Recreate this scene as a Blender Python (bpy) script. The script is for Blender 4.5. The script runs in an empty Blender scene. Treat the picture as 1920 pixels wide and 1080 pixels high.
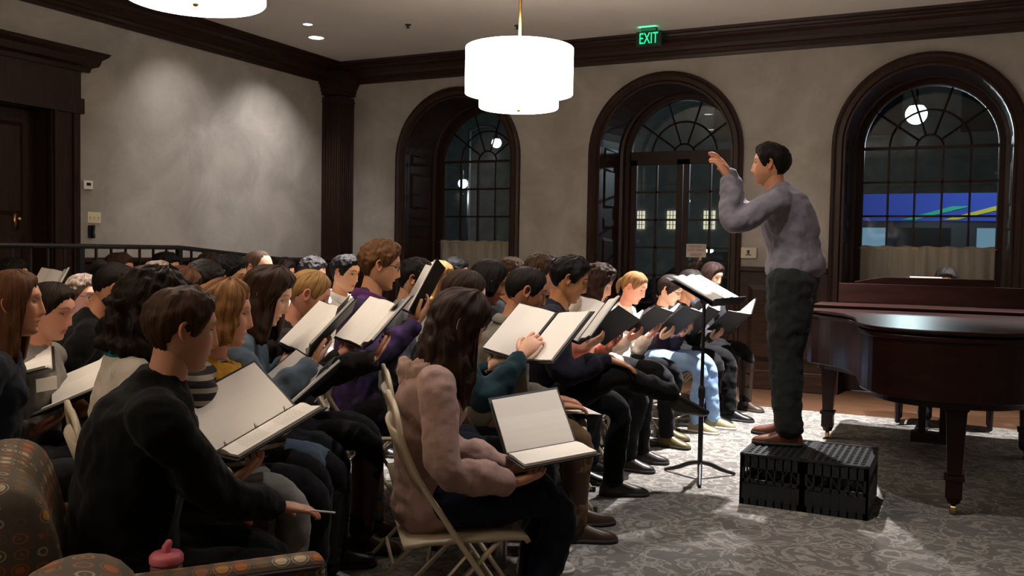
import bpy, bmesh, math, random
import numpy as np
from mathutils import Vector, Matrix, noise

# ------------------------------------------------------------------ camera
FPX = 1703.76                                   # focal length in pixels of a 1920 wide frame
YAW, PITCH, ROLL = math.radians(26.538), math.radians(2.395), math.radians(1.006)
CAMH = 1.40
_cy, _sy, _cp, _sp = math.cos(YAW), math.sin(YAW), math.cos(PITCH), math.sin(PITCH)
CF = np.array([-_sy*_cp, _cy*_cp, -_sp])
_r = np.array([_cy, _sy, 0.0]); _u = np.cross(_r, CF)
CR = math.cos(ROLL)*_r + math.sin(ROLL)*_u
CU = -math.sin(ROLL)*_r + math.cos(ROLL)*_u
CC = np.array([0, 0, CAMH])
def ray(px, py): return CF + CR*(px-960)/FPX - CU*(py-540)/FPX
def W(px, py, d): return CC + ray(px, py)*d                     # point at depth d
def atZ(px, py, z): r = ray(px, py); return CC + r*((z-CAMH)/r[2])
def atY(px, py, y): r = ray(px, py); return CC + r*(y/r[1])
def atX(px, py, x): r = ray(px, py); return CC + r*(x/r[0])

scene = bpy.context.scene
col = scene.collection
cam_data = bpy.data.cameras.new('camera')
cam = bpy.data.objects.new('camera', cam_data); col.objects.link(cam)
cam_data.sensor_width = 36.0
cam_data.lens = FPX*36/1920
cam_data.clip_start = .05; cam_data.clip_end = 300
M = Matrix.Identity(4)
for i in range(3):
    M[i][0] = CR[i]; M[i][1] = CU[i]; M[i][2] = -CF[i]; M[i][3] = CC[i]
cam.matrix_world = M
scene.camera = cam

# ------------------------------------------------------------------ world, exposure
world = bpy.data.worlds.new('night'); scene.world = world
world.use_nodes = True
world.node_tree.nodes['Background'].inputs[0].default_value = (.019, .025, .026, 1)
world.node_tree.nodes['Background'].inputs[1].default_value = 1.0
scene.view_settings.view_transform = 'Standard'
scene.view_settings.look = 'None'
scene.view_settings.gamma = 1
scene.view_settings.use_curve_mapping = False
scene.view_settings.exposure = 0.0

LIGHTS = dict(pendant=11.5, spot=1.0)

# recessed ceiling downlights: (x, y, power, cone degrees, target (x,y,z) or None, colour)
COOL = (1.0, .96, .96); WARM = (1.0, .84, .66); NEUT = (1.0, .89, .77)
CEIL = 3.76
def downlight_lamp(name, loc, power, cone, target, colour, parent=None, blend=.6, radius=.05):
    ld = bpy.data.lights.new(name, 'SPOT'); ld.energy = power; ld.color = colour
    ld.spot_size = math.radians(cone); ld.spot_blend = blend; ld.shadow_soft_size = radius
    lo = bpy.data.objects.new(name, ld); col.objects.link(lo)
    lo.location = loc
    d = Vector(target) - Vector(loc)
    lo.rotation_euler = d.to_track_quat('-Z', 'Y').to_euler()
    return lo

# ------------------------------------------------------------------ materials
MATS = {}
def nt(mat): return mat.node_tree.nodes, mat.node_tree.links
def mat(name, c, rough=.7, metal=0, spec=.3, c2=None, nscale=8, detail=4, bump=0, bscale=40, emit=None, estr=0, sheen=0, coat=0, stretch=None, contrast=(.35,.65)):
    if name in MATS: return MATS[name]
    m = bpy.data.materials.new(name); m.use_nodes = True; MATS[name] = m
    N, L = nt(m); p = N['Principled BSDF']
    p.inputs['Base Color'].default_value = (*c, 1); p.inputs['Roughness'].default_value = rough
    p.inputs['Metallic'].default_value = metal; p.inputs['Specular IOR Level'].default_value = spec
    if sheen: p.inputs['Sheen Weight'].default_value = sheen
    if coat: p.inputs['Coat Weight'].default_value = coat; p.inputs['Coat Roughness'].default_value = .12
    if emit: p.inputs['Emission Color'].default_value = (*emit, 1); p.inputs['Emission Strength'].default_value = estr
    if c2 is not None or bump:
        tc = N.new('ShaderNodeTexCoord'); vec = tc.outputs['Object']
        if stretch:
            mp = N.new('ShaderNodeMapping'); mp.inputs['Scale'].default_value = stretch
            L.new(vec, mp.inputs['Vector']); vec = mp.outputs['Vector']
    if c2 is not None:
        n = N.new('ShaderNodeTexNoise'); n.inputs['Scale'].default_value = nscale; n.inputs['Detail'].default_value = detail
        L.new(vec, n.inputs['Vector'])
        r = N.new('ShaderNodeValToRGB')
        r.color_ramp.elements[0].position = contrast[0]; r.color_ramp.elements[1].position = contrast[1]
        r.color_ramp.elements[0].color = (*c, 1); r.color_ramp.elements[1].color = (*c2, 1)
        L.new(n.outputs['Fac'], r.inputs['Fac']); L.new(r.outputs['Color'], p.inputs['Base Color'])
    if bump:
        n = N.new('ShaderNodeTexNoise'); n.inputs['Scale'].default_value = bscale; n.inputs['Detail'].default_value = 3
        L.new(vec, n.inputs['Vector'])
        b = N.new('ShaderNodeBump'); b.inputs['Strength'].default_value = bump; b.inputs['Distance'].default_value = .01
        L.new(n.outputs['Fac'], b.inputs['Height']); L.new(b.outputs['Normal'], p.inputs['Normal'])
    return m
def emis(name, c, s):
    if name in MATS: return MATS[name]
    m = bpy.data.materials.new(name); m.use_nodes = True; MATS[name] = m
    N, L = nt(m); N.remove(N['Principled BSDF'])
    e = N.new('ShaderNodeEmission'); e.inputs[0].default_value = (*c, 1); e.inputs[1].default_value = s
    L.new(e.outputs[0], N['Material Output'].inputs[0]); return m
_h = lambda s: tuple((lambda v: v/12.92 if v <= .04045 else ((v+.055)/1.055)**2.4)(int(s[i:i+2], 16)/255) for i in (0, 2, 4))
def fabric(hexc, kind='knit'):
    c = _h(hexc); k = 'fabric_%s_%s' % (kind, hexc)
    c2 = tuple(min(1, v*1.25+.002) for v in c)
    return mat(k, c, rough=.9, spec=.15, c2=c2, nscale=14, bump=.35, bscale=22 if kind == 'knit' else 12, sheen=.05)

# ------------------------------------------------------------------ mesh kit
class MB:
    def __init__(s): s.v = []; s.f = []; s.m = []; s.col = []; s.uv = []
    def add(s, v, f, m=0, color=None):
        o = sum(len(a) for a in s.v)
        v = np.asarray(v, float).reshape(-1, 3); s.v.append(v)
        s.f += [tuple(i+o for i in q) for q in f]
        s.m += [m]*len(f) if np.isscalar(m) else list(m)
        if color is None: color = (1, 1, 1)
        c = np.asarray(color, float)
        if c.ndim == 1: c = np.tile(c, (len(v), 1))
        s.col.append(c)
        return s
    def box(s, c, d, m=0, R=None, color=None):
        x, y, z = np.array(d)/2
        v = np.array([(a, b, e) for a in (-x, x) for b in (-y, y) for e in (-z, z)])
        if R is not None: v = v @ np.asarray(R).T
        v = v + np.array(c)
        return s.add(v, [(0,1,3,2),(4,6,7,5),(0,4,5,1),(2,3,7,6),(0,2,6,4),(1,5,7,3)], m, color)
    def tube(s, pts, ra, rb=None, ref=(0,0,1), seg=10, m=0, res=0, caps=True, color=None, power=1.0, closed=False):
        p = np.asarray(pts, float); n = len(p)
        ra = np.full(n, ra, float) if np.isscalar(ra) else np.asarray(ra, float)
        rb = ra if rb is None else (np.full(n, rb, float) if np.isscalar(rb) else np.asarray(rb, float))
        if res:
            t0 = np.concatenate([[0], np.cumsum(np.linalg.norm(np.diff(p, axis=0), axis=1))])
            t = np.linspace(0, t0[-1], res)
            p = np.stack([herm(t0, p[:, i], t) for i in range(3)], 1)
            ra = herm(t0, ra, t); rb = herm(t0, rb, t); n = res
        T = np.gradient(p, axis=0)
        if closed: T = np.roll(p, -1, 0) - np.roll(p, 1, 0)
        T /= np.linalg.norm(T, axis=1)[:, None]+1e-12
        if caps and not closed:                      # rounded ends
            e0, e1 = (ra[0]+rb[0])/2*.6, (ra[-1]+rb[-1])/2*.6
            p = np.concatenate([[p[0]-T[0]*e0, p[0]-T[0]*e0*.75], p, [p[-1]+T[-1]*e1*.75, p[-1]+T[-1]*e1]])
            ra = np.concatenate([[ra[0]*.25, ra[0]*.7], ra, [ra[-1]*.7, ra[-1]*.25]])
            rb = np.concatenate([[rb[0]*.25, rb[0]*.7], rb, [rb[-1]*.7, rb[-1]*.25]])
            T = np.concatenate([[T[0]]*2, T, [T[-1]]*2]); n += 4
        ref = np.asarray(ref, float); side = ref - (ref @ T[0])*T[0]
        if np.linalg.norm(side) < 1e-4: side = np.cross(T[0], (1, 0.3, 0.2))
        side /= np.linalg.norm(side)
        th = np.linspace(0, 2*np.pi, seg, endpoint=False)
        if power == 1: ct, st = np.cos(th), np.sin(th)
        else:
            ct = np.sign(np.cos(th))*np.abs(np.cos(th))**power; st = np.sign(np.sin(th))*np.abs(np.sin(th))**power
        V = np.zeros((n, seg, 3))
        for i in range(n):
            side = side - (side @ T[i])*T[i]; side /= np.linalg.norm(side)
            o = np.cross(T[i], side)
            V[i] = p[i] + ra[i]*ct[:, None]*side + rb[i]*st[:, None]*o
        F = []
        for i in range(n if closed else n-1):
            k = (i+1) % n
            for j in range(seg):
                q = (j+1) % seg; F.append((i*seg+j, i*seg+q, k*seg+q, k*seg+j))
        if not closed: F.append(tuple(range(seg))[::-1]); F.append(tuple((n-1)*seg+j for j in range(seg)))
        return s.add(V, F, m, color)
    def prism(s, poly, axis_from, axis_to, m=0):
        """poly: list of 3d points (planar); extruded by vector axis_to-axis_from"""
        p = np.asarray(poly, float); d = np.asarray(axis_to, float)-np.asarray(axis_from, float); n = len(p)
        F = [tuple(range(n))[::-1], tuple(range(n, 2*n))] + [(i, (i+1) % n, n+(i+1) % n, n+i) for i in range(n)]
        return s.add(np.concatenate([p, p+d]), F, m)
    def lathe(s, prof, c=(0,0,0), seg=24, m=0, axis=2, caps=True):
        n = len(prof); th = np.linspace(0, 2*np.pi, seg, endpoint=False)
        V = np.array([[(r*np.cos(t), r*np.sin(t), z) for t in th] for r, z in prof]).reshape(-1, 3)
        if axis == 0: V = V[:, [2, 0, 1]]
        if axis == 1: V = V[:, [0, 2, 1]]
        F = [(i*seg+j, i*seg+(j+1) % seg, (i+1)*seg+(j+1) % seg, (i+1)*seg+j) for i in range(n-1) for j in range(seg)]
        if caps: F += [tuple(range(seg))[::-1], tuple((n-1)*seg+j for j in range(seg))]
        return s.add(V+np.array(c), F, m)
    def sphere(s, c, r, seg=12, rings=8, m=0, R=None, color=None):
        r = np.ones(3)*r; V = []; F = []
        for i in range(rings+1):
            a = math.pi*i/rings
            for j in range(seg):
                b = 2*math.pi*j/seg; V.append((math.sin(a)*math.cos(b), math.sin(a)*math.sin(b), math.cos(a)))
        for i in range(rings):
            for j in range(seg):
                q = (j+1) % seg; F.append((i*seg+j, (i+1)*seg+j, (i+1)*seg+q, i*seg+q))
        V = np.array(V)*r
        if R is not None: V = V @ np.asarray(R).T
        return s.add(V+np.array(c), F, m, color)
    def mesh(s, name, mats, smooth=True, color=False, uv=None):
        me = bpy.data.meshes.new(name)
        V = np.concatenate(s.v)
        me.from_pydata(V.tolist(), [], s.f); me.update()
        for q in (mats if isinstance(mats, (list, tuple)) else [mats]): me.materials.append(q)
        me.polygons.foreach_set('material_index', s.m)
        if smooth: me.polygons.foreach_set('use_smooth', [True]*len(s.f))
        if color:
            a = me.color_attributes.new('Col', 'FLOAT_COLOR', 'POINT')
            c = np.concatenate(s.col); a.data.foreach_set('color', np.concatenate([c, np.ones((len(c), 1))], 1).ravel())
        if uv is not None:
            l = me.uv_layers.new(name='UVMap'); idx = np.zeros(len(me.loops), int); me.loops.foreach_get('vertex_index', idx)
            l.data.foreach_set('uv', np.asarray(uv)[idx].ravel())
        return me
    def build(s, name, mats, parent=None, smooth=False, loc=None, **k):
        return link(name, s.mesh(name, mats, smooth, **k), parent, loc)
def herm(x, y, t):
    x = np.asarray(x, float); y = np.asarray(y, float); t = np.asarray(t, float)
    m = np.gradient(y, x) if len(x) > 2 else np.full(len(x), (y[-1]-y[0])/(x[-1]-x[0]))
    i = np.clip(np.searchsorted(x, t, side='right')-1, 0, len(x)-2)
    h = x[i+1]-x[i]; u = (np.clip(t, x[0], x[-1])-x[i])/h
    return ((1+2*u)*(1-u)**2*y[i] + u*(1-u)**2*h*m[i] + u*u*(3-2*u)*y[i+1] + u*u*(u-1)*h*m[i+1])
def link(name, me, parent=None, loc=None):
    o = bpy.data.objects.new(name, me); col.objects.link(o)
    if parent is not None: o.parent = parent
    if loc is not None: o.location = loc
    return o
def tag(o, label=None, cat=None, group=None, kind=None):
    if label: o['label'] = label
    if cat: o['category'] = cat
    if group: o['group'] = group
    if kind: o['kind'] = kind
    return o
def empty(name, loc=(0,0,0), rz=0):
    o = bpy.data.objects.new(name, None); col.objects.link(o); o.location = loc; o.rotation_euler = (0, 0, rz); o.empty_display_size = .1
    return o
def copy_tree(o, parent=None):
    c = o.copy(); col.objects.link(c)
    if parent is not None: c.parent = parent
    for ch in o.children: copy_tree(ch, c)
    return c
def bev(o, w=.004, seg=2):
    b = o.modifiers.new('bevel', 'BEVEL'); b.width = w; b.segments = seg; b.limit_method = 'ANGLE'; b.angle_limit = math.radians(40)
    return o
def bx(name, c, d, m, parent=None, R=None, bevel=0):
    o = MB().box((0,0,0), d).build(name, m, parent, loc=c)
    if R is not None: o.rotation_euler = Matrix(np.asarray(R).tolist()).to_euler()
    if bevel: bev(o, bevel)
    return o
def Rz(a): c, s = math.cos(a), math.sin(a); return np.array([[c,-s,0],[s,c,0],[0,0,1]])
def Ry(a): c, s = math.cos(a), math.sin(a); return np.array([[c,0,s],[0,1,0],[-s,0,c]])
def Rx(a): c, s = math.cos(a), math.sin(a); return np.array([[1,0,0],[0,c,-s],[0,s,c]])
def text_mesh(name, body, size, m, parent, loc, rot, extrude=.001, sx=1):
    cu = bpy.data.curves.new(name, 'FONT'); cu.body = body; cu.size = size; cu.extrude = extrude
    cu.align_x = 'CENTER'; cu.align_y = 'CENTER'
    t = bpy.data.objects.new(name, cu); col.objects.link(t)
    dg = bpy.context.evaluated_depsgraph_get(); dg.update()
    me = bpy.data.meshes.new_from_object(t.evaluated_get(dg)); bpy.data.objects.remove(t)
    me.materials.clear(); me.materials.append(m)
    o = link(name, me, parent, loc); o.rotation_euler = rot; o.scale = (sx, 1, 1)
    return o
# ------------------------------------------------------------------ room materials
XL, XR, YB, YF = -7.47, 1.45, 9.70, -2.6
def plaster():
    m = bpy.data.materials.new('wall_plaster'); m.use_nodes = True; N, L = nt(m); p = N['Principled BSDF']
    p.inputs['Roughness'].default_value = .55; p.inputs['Specular IOR Level'].default_value = .25
    tc = N.new('ShaderNodeTexCoord')
    n1 = N.new('ShaderNodeTexNoise'); n1.inputs['Scale'].default_value = 1.6; n1.inputs['Detail'].default_value = 7; n1.inputs['Roughness'].default_value = .62; n1.inputs['Distortion'].default_value = .6
    L.new(tc.outputs['Object'], n1.inputs['Vector'])
    r = N.new('ShaderNodeValToRGB'); e = r.color_ramp.elements
    e[0].position = .3; e[1].position = .72; e[0].color = (.25, .223, .195, 1); e[1].color = (.395, .358, .318, 1)
    L.new(n1.outputs['Fac'], r.inputs['Fac'])
    L.new(r.outputs['Color'], p.inputs['Base Color'])
    n2 = N.new('ShaderNodeTexNoise'); n2.inputs['Scale'].default_value = 12; n2.inputs['Detail'].default_value = 6
    L.new(tc.outputs['Object'], n2.inputs['Vector'])
    b = N.new('ShaderNodeBump'); b.inputs['Strength'].default_value = .12; b.inputs['Distance'].default_value = .02
    L.new(n2.outputs['Fac'], b.inputs['Height']); L.new(b.outputs['Normal'], p.inputs['Normal'])
    MATS['wall_plaster'] = m; return m
PLASTER = plaster()
CEILM = mat('ceiling_paint', (.62, .57, .52), rough=.9, c2=(.65, .60, .55), nscale=2)
WOOD = mat('dark_walnut', (.017, .0075, .0048), rough=.42, spec=.25, c2=(.032, .013, .0078), nscale=6, stretch=(6, 6, .6), bump=.1, bscale=18)
WOODR = mat('dark_walnut_rail', (.018, .008, .0052), rough=.42, spec=.25, c2=(.033, .0135, .008), nscale=6, stretch=(.6, .6, 6), bump=.1, bscale=18)
FLOORW = mat('floorboards', (.060, .028, .014), rough=.4, c2=(.10, .050, .025), nscale=5, stretch=(.7, 8, 1))
def rugmat():
    m = bpy.data.materials.new('floral_carpet'); m.use_nodes = True; N, L = nt(m); p = N['Principled BSDF']
    p.inputs['Roughness'].default_value = .95; p.inputs['Specular IOR Level'].default_value = .1
    tc = N.new('ShaderNodeTexCoord')
    n1 = N.new('ShaderNodeTexNoise'); n1.inputs['Scale'].default_value = 6.5; n1.inputs['Detail'].default_value = 2.2; n1.inputs['Distortion'].default_value = 1.9
    L.new(tc.outputs['Object'], n1.inputs['Vector'])
    r1 = N.new('ShaderNodeValToRGB'); e = r1.color_ramp.elements
    e[0].position = .47; e[0].color = (0,0,0,1); e[1].position = .50; e[1].color = (1,1,1,1)
    for q, c in ((.565, 1), (.59, .15), (.66, .15), (.68, .9)):
        k = e.new(q); k.color = (c, c, c, 1)
    L.new(n1.outputs['Fac'], r1.inputs['Fac'])
    n3 = N.new('ShaderNodeTexNoise'); n3.inputs['Scale'].default_value = 26; n3.inputs['Detail'].default_value = 3; n3.inputs['Distortion'].default_value = 1
    L.new(tc.outputs['Object'], n3.inputs['Vector'])
    mx = N.new('ShaderNodeMixRGB'); mx.inputs[1].default_value = (.150, .138, .125, 1); mx.inputs[2].default_value = (.31, .285, .25, 1)
    L.new(r1.outputs['Color'], mx.inputs[0])
    m2 = N.new('ShaderNodeMixRGB'); m2.blend_type = 'MULTIPLY'; m2.inputs[0].default_value = .55
    L.new(mx.outputs[0], m2.inputs[1]); L.new(n3.outputs['Fac'], m2.inputs[2])
    g = N.new('ShaderNodeBrightContrast'); g.inputs['Bright'].default_value = .02
    L.new(m2.outputs[0], g.inputs[0]); L.new(g.outputs[0], p.inputs['Base Color'])
    b = N.new('ShaderNodeBump'); b.inputs['Strength'].default_value = .4; b.inputs['Distance'].default_value = .01
    n4 = N.new('ShaderNodeTexNoise'); n4.inputs['Scale'].default_value = 220
    L.new(tc.outputs['Object'], n4.inputs['Vector']); L.new(n4.outputs['Fac'], b.inputs['Height']); L.new(b.outputs['Normal'], p.inputs['Normal'])
    return m
def glassmat(tint=(.85, .92, .92)):
    m = bpy.data.materials.new('window_glass'); m.use_nodes = True; N, L = nt(m); N.remove(N['Principled BSDF'])
    t = N.new('ShaderNodeBsdfTransparent'); t.inputs[0].default_value = (*tint, 1)
    g = N.new('ShaderNodeBsdfGlossy'); g.inputs['Roughness'].default_value = .015; g.inputs[0].default_value = (1,1,1,1)
    fr = N.new('ShaderNodeFresnel'); fr.inputs[0].default_value = 1.45
    mx = N.new('ShaderNodeMixShader'); L.new(fr.outputs[0], mx.inputs[0]); L.new(t.outputs[0], mx.inputs[1]); L.new(g.outputs[0], mx.inputs[2])
    L.new(mx.outputs[0], N['Material Output'].inputs[0]); return m
GLASS = glassmat()
BRASS = mat('brass', (.55, .36, .13), rough=.3, metal=1)

# ------------------------------------------------------------------ shell
CX = (-5.63, -3.013, -.385)                     # window axes
RO, SPO = .825, 2.505                            # opening in the wall: radius and spring line
YG, RG, SPG = 10.50, .65, 2.55                   # glazing plane
def S(o): o['kind'] = 'structure'; return o
S(bx('floor', ((XL+XR)/2, (YF+YB)/2+.4, -.062), (XR-XL+.6, YB-YF+1.2, .1), FLOORW))
S(bx('ceiling', ((XL+XR)/2, (YF+YB)/2, CEIL+.05), (XR-XL+.6, YB-YF+.6, .1), CEILM))
rug = bx('area_rug', ((-6.2+1.3)/2, (8.485+YF)/2+.1, -.006), (7.5, 8.485-YF-.2, .012), rugmat())
tag(rug, 'grey and beige floral patterned carpet covering most of the wooden floor', 'carpet')
def wall_with_arches():
    b = MB(); xs = [XL]
    segs = []
    for c in CX:
        segs.append((xs[-1], c-RO, None)); n = 24
        a = [c-RO*math.cos(math.pi*i/n) for i in range(n+1)]
        for i in range(n): segs.append((a[i], a[i+1], c))
        xs.append(c+RO)
    segs.append((xs[-1], XR, None))
    for x0, x1, c in segs:
        if c is None: b.add([(x0,YB,-.02),(x1,YB,-.02),(x1,YB,CEIL),(x0,YB,CEIL)], [(0,1,2,3)])
        else:
            z = [SPO+math.sqrt(max(0, RO*RO-(x-c)**2)) for x in (x0, x1)]
            b.add([(x0,YB,z[0]),(x1,YB,z[1]),(x1,YB,CEIL),(x0,YB,CEIL)], [(0,1,2,3)])
    return S(b.build('wall_back', PLASTER))
wall_with_arches()
DY0, DY1, DZ = 4.35, 5.50, 2.62                   # doorway in the left wall
b = MB()
for y0, y1, z0, z1 in ((YF, DY0, -.02, CEIL), (DY1, YB, -.02, CEIL), (DY0, DY1, DZ, CEIL)):
    b.add([(XL,y0,z0),(XL,y1,z0),(XL,y1,z1),(XL,y0,z1)], [(3,2,1,0)])
S(b.build('wall_left', PLASTER))
S(bx('wall_right', (XR+.05, (YF+YB)/2, CEIL/2), (.1, YB-YF, CEIL), PLASTER))
S(bx('wall_front', ((XL+XR)/2, YF-.05, CEIL/2), (XR-XL, .1, CEIL), PLASTER))

def sweep_arch(prof, cx, z0, n=28, m=0, b=None):
    """prof: list of (radius, y, spring) swept up the left jamb, over the arch and down the right one"""
    b = b or MB(); V = []; K = len(prof)
    for i in range(-1, n+2):
        for r, y, sp in prof:
            if i == -1: V.append((cx-r, y, z0))
            elif i == n+1: V.append((cx+r, y, z0))
            else:
                a = math.pi*(1-i/n); V.append((cx+r*math.cos(a), y, sp+r*math.sin(a)))
    F = [(i*K+k, i*K+k+1, (i+1)*K+k+1, (i+1)*K+k) for i in range(n+2) for k in range(K-1)]
    return b.add(V, F, m)
def sector(cx, r0, r1, a0, a1, y, t, n=6):
    b = MB(); P = [(cx+r1*math.cos(a0+(a1-a0)*i/n), y, SPG+r1*math.sin(a0+(a1-a0)*i/n)) for i in range(n+1)]
    if r0 > 0: P += [(cx+r0*math.cos(a1-(a1-a0)*i/n), y, SPG+r0*math.sin(a1-(a1-a0)*i/n)) for i in range(n+1)]
    b.prism(P, (0,0,0), (0,t,0)); return b
def arc_bar(b, cx, r, w=.022, d=.035, n=20):
    b2 = [(cx-(r)*math.cos(math.pi*i/n), YG-.005, SPG+r*math.sin(math.pi*i/n)) for i in range(n+1)]
    b.tube(b2, d/2, w/2, ref=(0,1,0), seg=4, caps=False)
CURT = mat('sheer_curtain', (.30, .27, .225), rough=.95, spec=.05, c2=(.36, .325, .27), nscale=30, stretch=(1,1,.1), bump=.2, bscale=60)
def arched_window(idx, cx, door=False):
    sill = -.012 if door else .92
    root = empty('window_%d' % idx, (0,0,0)); S(root)
    sweep_arch([(RO+.045, YB+.0, SPO), (RO+.045, YB-.05, SPO), (RO+.015, YB-.06, SPO), (RO-.005, YB-.04, SPO), (RO-.05, YB-.045, SPO), (RO-.065, YB-.02, SPO), (RO-.085, YB-.02, SPO), (RO-.085, YB+.03, SPO)], cx, -.012).build('casing', WOOD, root, smooth=False)
    sweep_arch([(RO-.085, YB+.02, SPO), (RO-.085, YB+.10, SPO), (RO-.065, YB+.11, SPO), (.735, YG-.16, SPO+.02), (.70, YG-.15, SPG), (.70, YG-.05, SPG)], cx, -.012).build('reveal', WOOD, root)
    sweep_arch([(.705, YG-.06, SPG), (RG-.0, YG-.06, SPG), (RG-.012, YG-.03, SPG), (RG-.012, YG+.03, SPG), (.705, YG+.03, SPG)], cx, -.012).build('frame', WOOD, root)
    for s in (-1, 1):
        for z0, z1 in ((.35, 1.10), (1.22, 1.56), (1.66, 1.80), (1.90, 2.36), (2.45, 2.60)):
            o = MB()
            hw, hh = .24, (z1-z0)/2
            P = [(-hw,-hh,0),(hw,-hh,0),(hw,hh,0),(-hw,hh,0),(-hw+.035,-hh+.035,.018),(hw-.035,-hh+.035,.018),(hw-.035,hh-.035,.018),(-hw+.035,hh-.035,.018)]
            o.add(P, [(4,5,6,7),(0,1,5,4),(1,2,6,5),(2,3,7,6),(3,0,4,7)])
            q = o.build('reveal_panel', WOOD, root)
            x = cx+s*(.752); ang = math.atan2(.025, .5)*s
            q.matrix_world = Matrix(((0,0,-s,x),(s*1.,0,0,YB+.37),(0,1,0,(z0+z1)/2),(0,0,0,1))) if s < 0 else Matrix(((0,0,-1,x),(1,0,0,YB+.37),(0,1,0,(z0+z1)/2),(0,0,0,1)))
            if s < 0: q.matrix_world = Matrix(((0,0,1,x),(-1,0,0,YB+.37),(0,1,0,(z0+z1)/2),(0,0,0,1)))
    mu = MB()
    spokes = [math.radians(36*k) for k in (1, 2, 3, 4)]
    for a in spokes:
        p0 = (cx+.13*math.cos(a), YG-.005, SPG+.13*math.sin(a)); p1 = (cx+RG*math.cos(a), YG-.005, SPG+RG*math.sin(a))
        mu.tube([p0, p1], .0175, .011, ref=(0,1,0), seg=4, caps=False)
    arc_bar(mu, cx, .13); arc_bar(mu, cx, .39)
    mu.box((cx, YG-.005, SPG), (2*RG, .04, .03 if not door else .10))
    panes = [(0, .13, 0, math.pi)] + [(r0, r1, math.radians(36*k), math.radians(36*(k+1))) for r0, r1 in ((.13,.39),(.39,.65)) for k in range(5)]
    for r0, r1, a0, a1 in panes: sector(cx, r0, r1, a0, a1, YG-.002, .004).build('pane', GLASS, root)
    if not door:
        xs = [-.65, -.39, -.13, .13, .39, .65]; zs = [SPG-.36*k for k in range(5)]+[sill]
        for x in xs[1:-1]: mu.box((cx+x, YG-.005, (SPG+sill)/2), (.022, .035, SPG-sill))
        for z in zs[1:-1]: mu.box((cx, YG-.005, z), (1.3, .035, .022))
        mu.build('muntins', WOOD, root)
        pm = MB().box((0,0,0), (.256,.004,.356)).mesh('pane', GLASS, False)
        for i in range(5):
            for k in range(4): link('pane', pm, root, (cx+xs[i]+.13, YG, zs[k]-.18))
        bx('sill', (cx, YG-.30, sill-.02), (1.46, .66, .05), WOOD, root)
        bx('apron', (cx, YG-.42, (sill-.04)/2), (1.46, .04, sill-.04), WOOD, root)
        # gathered half curtain on a rod
        c = MB(); n = 90; top = 1.50; V = []
        rows = [top+.012, top-.012, top-.03, top-.25, top-.56]
        rnd = random.Random(idx)
        ph = [rnd.uniform(0, 6.28) for _ in range(4)]
        for k, z in enumerate(rows):
            for i in range(n+1):
                u = i/n; x = cx-.64+1.28*u
                a = (.006 if k < 3 else .016+.006*math.sin(9*u+ph[3]))
                V.append((x, YG-.10+a*math.sin(60*u+3*math.sin(7*u+ph[0])+ph[1])+a*.5*math.sin(31*u+ph[2]), z+(.006*math.sin(40*u) if k == 0 else 0)))
        F = [(k*(n+1)+i, k*(n+1)+i+1, (k+1)*(n+1)+i+1, (k+1)*(n+1)+i) for k in range(len(rows)-1) for i in range(n)]
        c.add(V, F)
        co = c.build('cafe_curtain', CURT, None, smooth=True)
        so = co.modifiers.new('solid', 'SOLIDIFY'); so.thickness = .003
        tag(co, ['', 'pale half curtain in the window nearest the corner pillar', '', 'pale half curtain in the window behind the piano'][idx], 'curtain', 'half curtains in the windows')
        bx('curtain_rod', (cx, YG-.10, top-.012), (1.32, .008, .008), BRASS, co)
    else:
        mu.build('muntins', WOOD, root)
    return root
for i, c in enumerate(CX): arched_window(i+1, c, door=(i == 1))
# french doors under the middle fanlight
d = S(empty('door_1', (0,0,0)))
cx = CX[1]
for s in (-1, 1):
    leaf = empty('door_leaf', (0,0,0)); leaf.parent = d
    x0, x1 = (cx-.64, cx-.006) if s < 0 else (cx+.006, cx+.64)
    lb = MB(); z1 = SPG-.048
    lb.box(((x0+x1)/2, YG, z1-.03), (x1-x0, .045, .06)); lb.box(((x0+x1)/2, YG, .22), (x1-x0, .045, .45))
    for x in (x0+.035, x1-.035): lb.box((x, YG, z1/2), (.07, .045, z1))
    xm = (x0+x1)/2
    lb.box((xm, YG, 1.45), (.024, .035, 2.0))
    zs = [2.43, 2.12, 1.79, 1.46, 1.13, .80, .45]
    for z in zs[1:-1]: lb.box((xm, YG, z), (x1-x0-.1, .035, .024))
    lb.build('leaf_frame', WOOD, leaf)
    hw = (x1-x0)/2-.07
    for k in range(6):
        for q in (-1, 1):
            MB().box((0,0,0), (hw-.012, .004, zs[k]-zs[k+1]-.02)).build('pane', GLASS, leaf, loc=(xm+q*hw/2, YG, (zs[k]+zs[k+1])/2))
    if s > 0:
        MB().tube([(x0+.035, YG-.02, 1.02), (x0+.035, YG-.07, 1.02), (x0+.12, YG-.07, 1.02)], .009, seg=8).build('handle', BRASS, leaf, smooth=True)
# sign hung on the french door
sg = tag(bx('door_sign', (cx+.19, YG-.06, 1.43), (.235, .004, .155), mat('sign_board', (.66, .60, .52), rough=.6)), 'small white sign with red lettering on the glazed double doors', 'sign')
RED = mat('sign_red', (.33, .03, .02), rough=.6)
for k, (t, sz, z) in enumerate((('EMERGENCY', .040, .048), ('EXIT ONLY', .044, .006))):
    text_mesh('lettering', t, sz, RED, sg, (0, -.0035, z), (math.pi/2, 0, 0), .0006, .92)
for z, w_ in ((-.036, .13), (-.050, .15), (-.062, .11)): bx('small_print', (0, -.0027, z), (w_, .0012, .005), RED, sg)
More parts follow.
